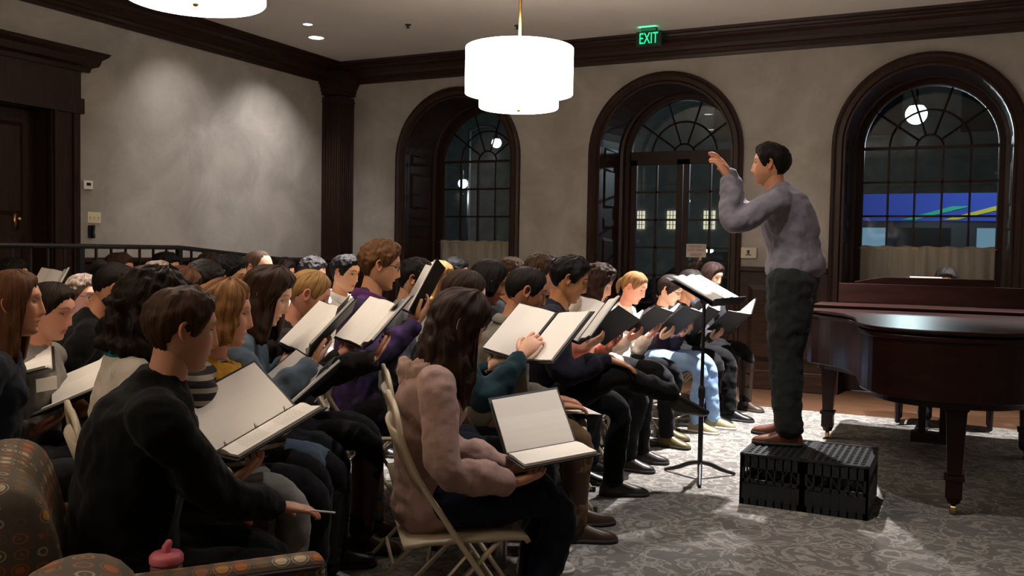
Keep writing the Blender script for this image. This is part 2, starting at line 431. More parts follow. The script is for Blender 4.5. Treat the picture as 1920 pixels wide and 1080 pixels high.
# wainscot along the back wall
n = 0
def wains_back(x0, x1, n):
    r = S(empty('wainscot_%d' % n, (0,0,0)))
    bx('backing', ((x0+x1)/2, YB-.012, .61), (x1-x0, .024, 1.22), WOODR, r)
    bx('cap_rail', ((x0+x1)/2, YB-.035, 1.245), (x1-x0, .07, .05), WOODR, r, bevel=.008)
    bx('base_rail', ((x0+x1)/2, YB-.03, .09), (x1-x0, .06, .20), WOODR, r, bevel=.006)
    k = max(1, round((x1-x0)/.75)); w = (x1-x0)/k
    for i in range(k):
        xc = x0+w*(i+.5)
        o = MB(); hw, hh = w/2-.09, .40
        o.add([(-hw,0,-hh),(hw,0,-hh),(hw,0,hh),(-hw,0,hh),(-hw+.05,-.022,-hh+.05),(hw-.05,-.022,-hh+.05),(hw-.05,-.022,hh-.05),(-hw+.05,-.022,hh-.05)], [(4,5,6,7),(0,1,5,4),(1,2,6,5),(2,3,7,6),(3,0,4,7)])
        o.build('panel', WOODR, r, loc=(xc, YB-.025, .68))
for x0, x1 in ((XL+.30, CX[0]-RO-.05), (CX[0]+RO+.05, CX[1]-RO-.05), (CX[1]+RO+.05, CX[2]-RO-.05), (CX[2]+RO+.05, XR)):
    n += 1; wains_back(x0, x1, n)
r = S(empty('wainscot_5', (0,0,0)))
y0, y1 = 5.82, YB-.30
bx('backing', (XL+.012, (y0+y1)/2, .61), (.024, y1-y0, 1.22), WOODR, r)
bx('cap_rail', (XL+.035, (y0+y1)/2, 1.235), (.07, y1-y0, .05), WOODR, r, bevel=.008)
for i in range(5):
    w = (y1-y0)/5; yc = y0+w*(i+.5); hw, hh = w/2-.07, .36
    MB().add([(0,-hw,-hh),(0,hw,-hh),(0,hw,hh),(0,-hw,hh),(.022,-hw+.05,-hh+.05),(.022,hw-.05,-hh+.05),(.022,hw-.05,hh-.05),(.022,-hw+.05,hh-.05)], [(4,5,6,7),(0,1,5,4),(1,2,6,5),(2,3,7,6),(3,0,4,7)]).build('panel', WOODR, r, loc=(XL+.025, yc, .76))
# crown moulding: profile (offset from wall, z)
CP = [(0, 3.50), (.03, 3.50), (.035, 3.53), (.05, 3.545), (.05, 3.575), (.07, 3.585), (.085, 3.62), (.12, 3.66), (.165, 3.685), (.175, 3.70), (.20, 3.705), (.205, 3.73), (.235, 3.735), (.25, CEIL), (0, CEIL)]
b = MB(); K = len(CP)
V = [(XL+o, YF, z) for o, z in CP]+[(XL+o, YB-o, z) for o, z in CP]+[(XR-o, YB-o, z) for o, z in CP]+[(XR-o, YF, z) for o, z in CP]
for k, nm in enumerate(('trim_1', 'trim_2', 'trim_3')):
    S(MB().add(V[k*K:(k+2)*K], [(i, K+i, K+i+1, i+1) for i in range(K-1)]).build(nm, WOODR))
# corner pilaster, fluted shaft with capital
p = S(empty('corner_pilaster', (XL, YB, 0)))
sh = MB(); w = .29
sh.box((w/2, -w/2, 1.66), (w, w, 3.32))
sh.build('shaft', WOOD, p)
fl = MB().tube([(0,0,0),(0,0,1.95)], .013, .009, ref=(1,0,0), seg=8, caps=True).mesh('flute', WOOD)
for i in range(6):
    o = .035+.044*i
    link('flute', fl, p, (o, -w, 1.27)); q = link('flute', fl, p, (w, -o, 1.27)); q.rotation_euler = (0,0,math.pi/2)
cap = MB()
for z0, z1, e in ((3.25, 3.28, .012), (3.34, 3.38, .018), (3.38, 3.43, .035), (3.43, 3.47, .055), (3.47, 3.62, .075)):
    cap.box((w/2+e/2, -w/2-e/2, (z0+z1)/2), (w+e, w+e, z1-z0))
cap.build('capital', WOOD, p)
bs = MB(); bs.box((w/2+.02, -w/2-.02, .62), (w+.03, w+.03, 1.24)); bs.box((w/2+.03, -w/2-.03, 1.25), (w+.06, w+.06, .05)); bs.build('pedestal', WOOD, p)

# doorway in the left wall with pediment
d = S(empty('door_2', (0,0,0)))
lx = XL-.22
bx('door_leaf', (lx, (DY0+DY1)/2, (DZ+.45)/2), (.05, DY1-DY0, DZ-.45), WOOD, d)
for zc, hh in ((2.05, .42), (1.1, .38)):
    for yc in (DY0+.30, DY1-.30):
        MB().add([(0,-.2,-hh),(0,.2,-hh),(0,.2,hh),(0,-.2,hh),(.018,-.16,-hh+.04),(.018,.16,-hh+.04),(.018,.16,hh-.04),(.018,-.16,hh-.04)], [(4,5,6,7),(0,1,5,4),(1,2,6,5),(2,3,7,6),(3,0,4,7)]).build('panel', WOOD, d, loc=(lx+.026, yc, zc))
for y, s in ((DY1, 1), (DY0, -1)):
    cs = MB()
    cs.box((XL+.03, y+s*.15, 1.3), (.06, .30, 2.75)); cs.box((XL+.045, y+s*.24, 1.3), (.09, .06, 2.75)); cs.box((XL+.045, y+s*.03, 1.3), (.09, .03, 2.75))
    cs.box((XL-.11, y+s*.01, 1.3), (.24, .02, 2.66))
    cs.build('casing', WOOD, d)
hd = MB(); ym = (DY0+DY1)/2; hl = (DY1-DY0)/2+.30
hd.box((XL+.035, ym, 2.82), (.07, 2*hl, .40)); hd.box((XL+.05, ym, 2.66), (.10, 2*hl+.03, .14))
hd.build('frieze', WOOD, d)
PC = [(0, 2.98), (.09, 2.98), (.10, 3.02), (.15, 3.04), (.17, 3.10), (.21, 3.13), (.23, 3.16), (0, 3.18)]
V = [(XL+o, ym-hl-o*.9, z) for o, z in PC]+[(XL+o, ym+hl+o*.9, z) for o, z in PC]; K = len(PC)
MB().add(V, [(i, K+i, K+(i+1) % K, (i+1) % K) for i in range(K)]+[tuple(range(K))[::-1], tuple(range(K, 2*K))]).build('cornice', WOOD, d)
k = MB(); k.box((lx+.03, DY1-.17, 1.58), (.012, .05, .16)); k.sphere((lx+.07, DY1-.17, 1.60), .028); k.tube([(lx+.03, DY1-.17, 1.60), (lx+.07, DY1-.17, 1.60)], .012, seg=8)
k.build('door_knob', BRASS, d, smooth=True)
pp = atX(0, 347, lx+.04)
tag(bx('notice_sheet', (lx+.032, pp[1]-.03, pp[2]), (.004, .21, .26), mat('notice_paper', (.62, .56, .45), rough=.9)), 'cream paper notice taped to the dark wooden door', 'paper')

# landing, ramp and railing in front of the left wall
LX = -6.30
S(bx('landing', ((XL+LX)/2, 4.40, .225-.006), (LX-XL, 3.1, .45), mat('landing_boards', (.05, .026, .015), rough=.5)))
rm = MB(); rm.prism([(XL, 5.95, -.012), (XL, 9.35, -.012), (XL, 9.35, .16), (XL, 5.95, .444)], (XL,0,0), (LX,0,0)); S(rm.build('ramp', MATS['landing_boards']))
IRON = mat('black_iron', (.011, .010, .0105), rough=.45, spec=.4)
rl = empty('railing', (LX, 5.94, 0))
tag(rl, 'black metal railing with thin upright bars along the left wall', 'railing')
def rz(y): return 1.395 if y < 5.94 else 1.395-(y-5.94)*.078
MB().tube([(0, -3.0, 1.37), (0, 0, 1.37), (0, 3.2, rz(9.14)-.025)], .030, .020, ref=(1,0,0), seg=8, power=.6).build('top_rail', IRON, rl)
for y in (-1.01, 0, 1.0, 2.0, 3.1, -2.02, -2.95):
    z0 = .45 if y <= 0 else .45-y*.083
    bx('post', (0, y, (z0+rz(y+5.94)-.03)/2), (.045, .045, rz(y+5.94)-.03-z0), IRON, rl)
for k in range(-20, 22):
    y = .1443*k
    if k % 7 == 0: continue
    z0 = .45 if y <= 0 else .45-y*.083
    bx('baluster', (0, y, (z0+rz(y+5.94)-.02)/2), (.016, .016, rz(y+5.94)-.02-z0), IRON, rl)

# wall fittings
PLW = mat('white_plastic', (.72, .70, .66), rough=.5); PLI = mat('ivory_plastic', (.62, .54, .36), rough=.5); BLK = mat('black_plastic', (.012, .012, .013), rough=.4)
q = atX(163, 347, XL); t = tag(empty('thermostat', tuple(q)), 'white square thermostat on the left wall beside the door', 'thermostat')
bx('case', (.012,0,0), (.024,.10,.085), PLW, t, bevel=.006); bx('display', (.025,0,.008), (.004,.045,.028), BLK, t)
q = atX(176, 408, XL); t = tag(empty('switch_plate', tuple(q)), 'ivory light switch plate above the black wall handset', 'switch')
bx('plate', (.004,0,0), (.008,.15,.105), PLI, t, bevel=.003)
for k in (-1, 0, 1): bx('toggle', (.012, k*.045, 0), (.012, .010, .022), PLI, t)
q = atX(169, 434, XL); t = tag(empty('wall_handset', tuple(q)), 'black wall mounted handset under the light switches', 'phone')
bx('cradle', (.012,0,0), (.024,.055,.12), BLK, t, bevel=.006)
MB().tube([(.05,0,.055),(.04,0,.0),(.05,0,-.055)], .018, .014, seg=8, res=7).build('receiver', BLK, t, smooth=True)
q = atY(1405, 474, YB); t = tag(empty('alarm_box', tuple(q)), 'cream box with a small dark emblem on the wall beside the glazed doors', 'alarm box')
bx('case', (0,-.025,0), (.165,.05,.115), mat('cream_plastic', (.50, .44, .34), rough=.5), t, bevel=.008)
e = MB(); e.box((0,-.0515,.014), (.026,.003,.028)); e.sphere((0,-.0505,-.002), (.013,.002,.012)); e.box((0,-.0515,-.022), (.06,.002,.010)); e.build('emblem', BLK, t)

# EXIT sign under the ceiling
ex = tag(empty('exit_sign', (-3.07, 9.28, CEIL)), 'glowing green EXIT sign hanging from the ceiling near the back wall', 'sign')
DGR = mat('exit_case', (.012, .03, .02), rough=.4)
bx('canopy', (0, 0, -.02), (.16, .07, .04), DGR, ex); bx('case', (0, 0, -.115), (.275, .05, .155), DGR, ex, bevel=.004)
text_mesh('letters', 'EXIT', .165, emis('exit_green', (.02, 1.0, .38), 1.25), ex, (0, -.0275, -.116), (math.pi/2, 0, 0), .002, .62)
gl = bpy.data.lights.new('exit_glow', 'AREA'); gl.energy = .35; gl.color = (.1, 1, .5); gl.size = .2
go = bpy.data.objects.new('exit_glow', gl); col.objects.link(go); go.parent = ex; go.location = (0, -.045, -.03); go.rotation_euler = (math.radians(150), 0, 0)

# pendant lamps
SHADE = emis('lit_lamp_shade', (1.0, .85, .69), LIGHTS['pendant'])
def pendant(x, y, label):
    t = tag(empty('pendant_lamp', (x, y, 2.45)), label, 'lamp', 'two-tier drum pendant lamps')
    b = MB(); b.lathe([(.39,.12), (.39,.44), (.40,.44), (.40,.105), (.28,.105), (.28,.12), (.39,.12)], seg=48, caps=False)
    b.build('drum_shade', SHADE, t, smooth=False)
    for o in t.children:
        for pl in o.data.polygons: pl.use_smooth = len(pl.vertices) == 4 and abs(pl.normal.z) < .5
    lp = bpy.data.lights.new('lamp_bulb', 'POINT'); lp.energy = 60; lp.color = (1,.86,.72); lp.shadow_soft_size = .10
    lo = bpy.data.objects.new('lamp_bulb', lp); col.objects.link(lo); lo.parent = t; lo.location = (0,0,.30)
    b = MB(); b.lathe([(.29,.0), (.295,.006), (.295,.125), (.29,.125)], seg=48); b.build('lower_tier', SHADE, t)
    b = MB(); b.tube([(0,0,.44),(0,0,CEIL-2.45)], .012, seg=10, caps=False); b.build('rod', BRASS, t, smooth=True)
    b = MB(); b.lathe([(.07, CEIL-2.45-.03), (.07, CEIL-2.45)], seg=20); b.build('ceiling_rose', BRASS, t)
    MB().sphere((0,0,-.012), (.014,.014,.014)).build('finial', BRASS, t, smooth=True)
    for k in range(3):
        a = k*2.094; MB().tube([(0,0,.42),(.39*math.cos(a),.39*math.sin(a),.42)], .005, seg=6).build('spider_arm', BRASS, t)
pendant(-3.013, 6.09, 'glowing white two-tier drum pendant lamp in front of the arched windows')
pendant(-3.013, 2.93, 'glowing white drum pendant lamp cut off by the top edge, nearest the camera')
pendant(-3.013, -.23, 'glowing white drum pendant lamp behind the camera, outside the picture')

# recessed downlights
DISC = emis('downlight_glow', (1.0, .93, .84), 14)
TRIM = mat('downlight_trim', (.6, .58, .55), rough=.5)
def downlight(x, y, power, cone, target, colour, label, r=.075, **k):
    t = tag(empty('ceiling_downlight', (x, y, CEIL)), label, 'downlight', 'recessed ceiling downlights')
    MB().lathe([(r, -.001), (r+.018, -.001), (r+.018, -.006), (r, -.008)], seg=24, caps=False).build('trim_ring', TRIM, t)
    MB().lathe([(.001, -.003), (r, -.003), (r, -.0025)], seg=24).build('lens', DISC, t)
    l = downlight_lamp('downlight_beam', (x, y, CEIL-.02), power, cone, target, colour, **k); l.parent = None
    l.location = (0, 0, -.02); l.parent = t
    return t
q1 = atZ(593, 70, CEIL); q2 = atZ(577, 45, CEIL)
downlight(q1[0], q1[1], 190, 100, (-7.25, 8.3, 1.6), COOL, 'bright recessed downlight in the ceiling nearest the corner pillar', r=.085, blend=1)
downlight(q2[0], q2[1], 40, 60, (-7.2, 7.2, 1.5), COOL, 'small recessed downlight next to the larger one near the corner', r=.05)
downlight(-6.75, 6.75, 90, 95, (-7.35, 7.2, 1.6), COOL, 'recessed downlight washing the left wall, above the picture edge', blend=1)
downlight(-1.45, 7.25, 2900, 92, (-1.75, 7.1, 0), COOL, 'recessed downlight over the end of the front row', blend=1)
downlight(-4.0, 5.65, 2300, 44, (-4.0, 5.5, 0), COOL, 'recessed downlight over the back row by the pillar')
downlight(-4.45, 3.75, 1500, 34, (-4.55, 3.65, 0), COOL, 'recessed downlight over the middle of the left group')
downlight(.75, 7.9, 1300, 76, (.55, 7.6, 0), COOL, 'recessed downlight over the piano bench end')
downlight(-.9, 3.7, 230, 105, (-1.0, 4.0, 0), COOL, 'recessed downlight over the open carpet in front of the crates', blend=1)
for (px, py) in ((765, 46), (970, 48)):
    q = atZ(px, py, CEIL); t = tag(empty('sprinkler_head', tuple(q)), 'small dark sprinkler head on the ceiling %s the pendant rod' % ('left of' if px < 900 else 'just behind'), 'sprinkler')
    MB().lathe([(.035,-.001),(.035,-.006),(.012,-.01),(.012,-.03),(.022,-.034),(.022,-.037)], seg=14).build('head', mat('dark_metal', (.06,.055,.05), rough=.4, metal=.8), t)
# ------------------------------------------------------------------ the street outside
S(bx('street', (-6, 36, -.25), (70, 50, .2), mat('asphalt', (.05, .052, .055), rough=.8, c2=(.07, .07, .075), nscale=3)))
bld = tag(empty('stone_building', (-14, 41, -.15)), 'dark stone building with three lit windows seen through the glazed doors', 'building')
STN = mat('street_stone', (.16, .17, .165), rough=.9, c2=(.22, .23, .22), nscale=2)
bx('facade', (0, 1, 6), (40, 2, 12), STN, bld)
LITW = emis('lit_window', (1.0, .84, .60), .95); WFR = mat('window_frame_dark', (.03,.03,.03))
for px, x0w in ((1187, .50), (1251, .58), (1320, .52)):
    q = atY(px, 411, 40) - np.array([-14, 41, -.15])
    w = MB(); w.box((0,0,0), (x0w, .06, .84)); o = w.build('window', LITW, bld, loc=(q[0], -.06, q[2]))
    g = MB()
    for k in range(-1, 2): g.box((k*x0w/4, -.05, 0), (.02, .04, .84))
    for k in range(-1, 2): g.box((0, -.05, k*.21), (x0w, .04, .02))
    g.box((0, -.06, 0), (x0w, .08, .05))
    g.build('glazing_bars', WFR, o)
for x in (-4.5, -1.5, 4.2, 7.5, 10.8, 14.2):
    for z in (7.5,):
        o = MB().box((0,0,0), (1.2,.06,1.8)).build('window', mat('unlit_pane', (.02,.025,.03), rough=.1), bld, loc=(x, -.05, z))
for z in (4.6, 9.6): bx('string_course', (0, -.05, z), (40, .12, .25), STN, bld)
# bus
bus = tag(empty('bus', (4.0, 24.0, -.15)), 'blue city bus with green and yellow stripes passing outside the right window', 'bus')
BLUE = mat('bus_blue_panel', (.045, .10, .62), rough=.5)
bx('body', (0, 1.3, 1.75), (14.5, 2.5, 2.7), mat('bus_dark', (.02,.025,.035), rough=.3), bus, bevel=.12)
bx('roof_panel', (-.0, .02, 2.75), (14.3, .03, .66), BLUE, bus)
bx('lower_skirt', (0, .02, .75), (14.3, .03, .5), mat('bus_blue', (.03, .07, .35), rough=.4), bus)
for k in range(10):
    lit = k in (0, 2, 3)
    bx('window', (-6.4+1.42*k, .03, 1.88), (1.25 if k != 2 else .5, .02, .75), emis('bus_window_lit', (.45, .75, 1.0), .35) if lit else mat('bus_glass', (.01,.012,.016), rough=.1), bus)
for px, c, nm in ((1755, (.05,.75,.45), 'green'), (1835, (.95,.85,.10), 'yellow')):
    q = atY(px, 404, 23.98)-np.array([4.0, 24.0, -.15])
    st = MB(); st.prism([(-.75,0,-.10),(-.45,0,-.10),(.75,0,.22),(.35,0,.22)], (0,0,0), (0,.012,0))
    st.build('stripe', mat('stripe_'+nm, tuple(.8*v for v in c), rough=.5), bus, loc=(q[0], -.012, q[2]))
for x in (-4.6, 3.6):
    MB().lathe([(.2,-.02),(.48,-.02),(.5,.02),(.5,.26),(.48,.3),(.2,.3)], seg=24, axis=1).build('wheel', BLK, bus, loc=(x, -.02, .5))
# street lamps
def street_lamp(px, py, Y, r, label, s=14, dx=-1.1):
    q = atY(px, py, Y); t = tag(empty('street_lamp', (q[0], q[1], -.15)), label, 'street lamp')
    h = q[2]+.15
    MB().tube([(dx,.2,0),(dx,.2,h*.3),(dx,.2,h+.5)], [.09,.06,.05], seg=10).build('pole', IRON, t)
    MB().tube([(dx,.2,h+.45),(dx*.5,.1,h+r+.42),(0,0,h+r+.25),(0,0,h+r)], .022, seg=8, res=12).build('arm', IRON, t)
    MB().sphere((0,0,h), r, 20, 14).build('globe', emis('globe_light', (.80, .95, 1.0), s), t, smooth=True)
    MB().lathe([(r*.7, h+r*.78), (r*.3, h+r*1.05), (.02, h+r*1.5)], seg=16).build('cap', IRON, t)
    l = bpy.data.lights.new('street_glow', 'POINT'); l.energy = 160; l.color = (.85, .95, 1); l.shadow_soft_size = r
    lo = bpy.data.objects.new('street_glow', l); col.objects.link(lo); lo.parent = t; lo.location = (0, -.1, h-r-.3)
street_lamp(1718, 214, 16.0, .165, 'round white street lamp globe seen through the fanlight of the right window', 6)
street_lamp(1286, 377, 30.0, .14, 'small round street lamp seen between the glazed doors', 10)
street_lamp(868, 344, 26.0, .16, 'street lamp globe seen through the left window beside the pillar', 8)
street_lamp(931, 268, 26.0, .16, 'higher street lamp globe seen in the left window arch', 2.2)
t = tag(empty('bus_fill_lamp', (2.6, 19.5, -.15)), 'added lamp outside to light the bus, unseen behind the right window frame', 'street lamp')  # added lamp out of view, there only to brighten the blue bus side
MB().tube([(0,0,0),(0,0,2),(0,0,6)], [.09,.07,.05], seg=10).build('pole', IRON, t)
MB().tube([(0,0,5.9),(-.3,.2,6.2),(-.9,.5,6.25)], .03, seg=8, res=8).build('arm', IRON, t)
bx('lamp_head', (-1.05,.55,6.22), (.5,.25,.10), IRON, t)
rl_ = downlight_lamp('bus_fill_light', (0,0,0), 1300, 100, (0,0,-1), (.9,.95,1.0), blend=1, radius=.12); rl_.parent = t; rl_.location = (-1.05,.55,6.14)
rl_.rotation_euler = (Vector((-.8,24.0,2.4))-Vector((1.55,20.05,6.0))).to_track_quat('-Z','Y').to_euler()
# parked car
car = tag(empty('parked_car', tuple(atY(1345, 512, 21.0)*np.array([1,1,0])+np.array([0,0,-.15])), 0), 'dark parked car outside the glazed doors', 'car')
CARP = mat('car_paint', (.03, .033, .036), rough=.25, coat=.5)
P = [(-2.1,.35),(-2.15,.7),(-1.9,.88),(-1.2,.95),(-.6,1.38),(.7,1.42),(1.5,1.0),(2.1,.88),(2.2,.55),(2.15,.3)]
bev(MB().prism([(x,-.85,z) for x, z in P], (0,0,0), (0,1.7,0)).build('body', CARP, car), .06)
bx('side_window', (.1, -.86, 1.17), (1.5, .02, .28), mat('bus_glass', (.01,.012,.016), rough=.1), car)
for x in (-1.35, 1.35): MB().lathe([(.15,-.02),(.30,-.02),(.32,.02),(.32,.2),(.15,.2)], seg=20, axis=1).build('wheel', BLK, car, loc=(x, -.88, .32))
q = atY(1326, 470, 26.0)
c2 = tag(empty('oncoming_car', (q[0], 26.0, -.15)), 'approaching car with white headlamps beyond the glazed doors', 'car')
P = [(-.10,.3),(-.12,.75),(.1,1.0),(1.0,1.1),(1.7,1.6),(3.4,1.6),(4.2,1.1),(4.3,.3)]
bev(MB().prism([(-.88, y, z) for y, z in P], (0,0,0), (1.76,0,0)).build('body', CARP, c2), .06)
for sx in (-1, 1):
    MB().sphere((0,0,0), (.12,.05,.07), 12, 8).build('headlamp', emis('headlamp_light', (.7,.9,1), 3), c2, smooth=True, loc=(sx*.12+.02 if False else sx*.10, -.13, q[2]+.15))
    for y in (.7, 3.3): MB().lathe([(.15,-.1),(.30,-.1),(.32,-.06),(.32,.06),(.30,.1),(.15,.1)], seg=18, axis=0).build('wheel', BLK, c2, loc=(sx*.82, y, .32))
# bare tree beyond the right window
tr = tag(empty('street_tree', (1.3, 17.0, -.15)), 'bare branched tree outside the right window', 'tree')
BARK = mat('bark', (.05, .04, .035), rough=.9)
rnd = random.Random(4)
MB().tube([(0,0,0),(.05,0,1.5),(-.1,.1,3.2),(0,.2,5)], [.14,.11,.08,.04], seg=8, res=10).build('trunk', BARK, tr, smooth=True)
for k in range(12):
    z = 2.0+.24*k; a = rnd.uniform(2.2, 4.2); l = rnd.uniform(.8, 1.7)
    MB().tube([(-.05,.05,z),(l*.5*math.cos(a), l*.5*math.sin(a), z+.25*l),(l*math.cos(a), l*math.sin(a), z+.8*l)], [.03,.018,.006], seg=6, res=6).build('branch', BARK, tr, smooth=True)
# ------------------------------------------------------------------ furniture
MAHO = mat('piano_mahogany', (.010, .0028, .0021), rough=.3, spec=.2, c2=(.017, .0046, .003), nscale=4, stretch=(1,1,5))
MAHO2 = mat('piano_inner', (.010, .004, .003), rough=.4)
pn = tag(empty('grand_piano', (-.25, 7.75, 0)), 'dark mahogany grand piano on the right, its tail towards the camera', 'piano')
# outline in plan, local: x right (bass side), y towards wall is +; keyboard front at y=0, tail at y=-2.5
OUT = [(-.755, .0), (-.755, -.95)] + [(-.755+.07*(1-math.cos(t)), -.95-.12*math.sin(t)) for t in (.5, 1.0, 1.4)]
ctl = [(-.66,-1.10),(-.54,-1.22),(-.42,-1.42),(-.35,-1.68),(-.31,-1.95),(-.27,-2.18),(-.16,-2.38),(.03,-2.49),(.25,-2.50),(.45,-2.44),(.60,-2.28),(.69,-2.05),(.74,-1.75),(.755,-1.3),(.755,0)]
tt = np.linspace(0, len(ctl)-1, 60)
cx_ = herm(np.arange(len(ctl)), [c[0] for c in ctl], tt); cy_ = herm(np.arange(len(ctl)), [c[1] for c in ctl], tt)
OUT = [(-.755, 0), (-.755, -.5), (-.755, -.95), (-.745, -1.02), (-.71, -1.07)] + list(zip(cx_, cy_))
def plan(z0, z1, off=0, y1=None):
    b = MB(); P = []
    c = np.array(OUT); ctr = np.array([0, -1.0])
    n = len(c); d = np.zeros_like(c)
    t = np.roll(c, -1, 0)-np.roll(c, 1, 0); nrm = np.stack([t[:,1], -t[:,0]], 1); nrm /= np.linalg.norm(nrm, axis=1)[:, None]+1e-9
    s = np.sign(np.sum(nrm*(c-ctr), axis=1)); nrm *= s[:, None]
    c = c+nrm*off
    return b.prism([(x, y, z0) for x, y in c], (0,0,z0), (0,0,z1))
rim = plan(.64, .985).build('rim', MAHO, pn); bev(rim, .006)
bev(plan(.955, .985, .012).build('rim_moulding', MAHO, pn), .008)
bev(plan(.995, 1.018, .022).build('lid', MAHO, pn), .007)
bev(bx('lid_front_flap', (0, -.62, 1.032), (1.5, .42, .022), MAHO, pn), .005)
plan(.60, .64, -.07).build('underside_frame', MAHO2, pn)
bx('key_bed', (0, .05, .66), (1.5, .36, .10), MAHO, pn, bevel=.006)
for s in (-1, 1): bx('cheek_block', (s*.72, .06, .80), (.07, .38, .22), MAHO, pn, bevel=.02)
kb = bx('keyboard', (0, .10, .735), (1.30, .22, .03), mat('ivory_keys', (.75,.72,.66), rough=.3), pn)
bx('fall_board', (0, -.06, .86), (1.36, .03, .20), MAHO, pn)
# music desk standing on the piano, seen from behind
dk = empty('music_desk', (0,0,0)); dk.parent = pn
DB = MAHO
bev(MB().box((.02,-.30,1.115), (1.30,.022,.15), R=Rx(-.12)).build('desk_base', DB, dk), .004)
bev(MB().prism([(-.52,-.30,1.19),(.44,-.30,1.19),(.44,-.30,1.245),(-.30,-.30,1.245),(-.42,-.30,1.225),(-.52,-.30,1.205)], (0,0,0), (0,.02,0)).build('desk_top', DB, dk), .004)
bx('score', (-.02, -.26, 1.185), (.22, .006, .14), mat('paper', (.82,.78,.70), rough=.85), dk, R=Rx(-.15))
def piano_leg(x, y):
    b = MB()
    b.tube([(x,y,.64),(x,y,.58),(x,y,.57),(x,y,.22)], [.095,.09,.075,.052], seg=4, ref=(1,1,0), caps=False)
    b.box((x,y,.205), (.105,.105,.025)); b.box((x,y,.145), (.085,.085,.10)); b.tube([(x,y,.10),(x,y,.06)], [.045,.03], seg=10, caps=False)
    o = b.build('leg', MAHO, pn); bev(o, .003)
    MB().lathe([(.012,-.012),(.03,-.012),(.03,.012),(.012,.012)], seg=14, axis=0).build('caster', BRASS, o, loc=(x, y, .03))
piano_leg(-.66, -.48); piano_leg(.66, -.48); piano_leg(.23, -2.27)
ly = MB(); ly.box((.0,-.55,.36), (.05,.05,.52)); ly.box((.14,-.55,.36), (.05,.05,.52)); ly.box((.07,-.55,.10), (.28,.12,.07)); ly.box((.07,-.55,.60), (.22,.08,.06))
ly.build('pedal_lyre', MAHO2, pn)
for k in range(3): bx('pedal', (.0+.07*k, -.46, .075), (.022,.14,.010), BRASS, pn)
# bench
bn = tag(empty('piano_bench', (-.13, 8.30, 0)), 'dark piano bench behind the grand piano', 'bench')
bx('seat', (0,0,.46), (.80,.36,.09), BLK, bn, bevel=.02)
for sx in (-1, 1):
    for sy in (-1, 1): MB().tube([(sx*.34, sy*.13, .42),(sx*.34, sy*.13, .03)], [.032,.022], seg=8).build('leg', MAHO2, bn)
    bx('stretcher', (sx*.34, 0, .10), (.03,.26,.03), MAHO2, bn)

# milk crates the conductor stands on
CRB = mat('crate_plastic', (.010, .010, .011), rough=.42, spec=.45)
def crate(x, y, w, d, h, label):
    t = tag(empty('milk_crate', (x, y, 0)), label, 'crate', 'crates under the conductor')
    T = .012
    def side(L, nm, loc, rz):
        s = MB()
        for z0, z1 in ((0, .035), (h-.075, h), (.125, .145)): s.box((0, 0, (z0+z1)/2), (L, T, z1-z0))
        for x in np.linspace(-L/2+.012, L/2-.012, 8): s.box((x, 0, h/2), (.024 if abs(x) > L/2-.03 else .008, T, h))
        s.box((0, 0, .075), (L, T*.8, .09))
        for k in range(5): s.box((-L/2+L*(k+.5)/5, 0, .175), (.006, T*.7, .075), R=Ry(.6 if k % 2 else -.6))
        o = s.build(nm, CRB, t, loc=loc); o.rotation_euler = (0,0,rz); return o
    side(w, 'side', (0, -d/2+T/2, 0), 0); side(w, 'side', (0, d/2-T/2, 0), 0)
    side(d, 'side', (-w/2+T/2, 0, 0), math.pi/2); side(d, 'side', (w/2-T/2, 0, 0), math.pi/2)
    g = MB()                                         # upturned base: a lattice on top
    for k in range(9): g.box((-w/2+w*(k+.5)/9, 0, h-.008), (.016, d, .014))
    for k in range(13): g.box((0, -d/2+d*(k+.5)/13, h-.009), (w, .016, .012))
    g.build('top_grid', CRB, t)
    r = MB()
    for s in (-1, 1):
        r.box((s*(w/2-.008), 0, h-.003), (.02, d, .012)); r.box((0, s*(d/2-.008), h-.003), (w, .02, .012))
    r.build('rim', CRB, t)
crate(-.93, 5.38, .335, .56, .285, 'black plastic milk crate under the conductor\'s feet, nearer the music stand')
crate(-.59, 5.38, .335, .56, .285, 'black plastic milk crate nearer the piano, nothing on it')

# music stand
ms = tag(empty('music_stand', (-1.445, 5.56, 0)), 'black music stand with open sheet music in front of the conductor', 'music stand')
MB().tube([(0,0,.04),(0,0,.55)], .016, seg=10).build('lower_tube', IRON, ms, smooth=True)
MB().tube([(0,0,.5),(0,0,1.10)], .0115, seg=10).build('upper_tube', IRON, ms, smooth=True)
MB().lathe([(.02,.50),(.022,.51),(.022,.56),(.014,.58)], seg=14).build('collar', IRON, ms)
for k in range(3):
    a = math.radians(-75+120*k)
    MB().tube([(0,0,.10),(.06*math.cos(a),.06*math.sin(a),.085),(.16*math.cos(a),.16*math.sin(a),.04),(.25*math.cos(a),.25*math.sin(a),.010)], [.012,.014,.013,.010], seg=8, res=10).build('foot', IRON, ms, smooth=True)
# desk: faces the conductor (+x), long side along y
MB().sphere((0,0,1.115), (.03,.03,.035)).build('tilt_joint', IRON, ms, smooth=True)
dz = empty('desk', (0, 0, 1.17)); dz.parent = ms
tl = math.radians(27)
dz.rotation_euler = Matrix((Rz(math.radians(-8)) @ Ry(tl)).tolist()).to_euler()
bx('plate', (0, 0, 0), (.34, .50, .004), IRON, dz); bx('lip', (.172, 0, .022), (.006, .50, .05), IRON, dz)
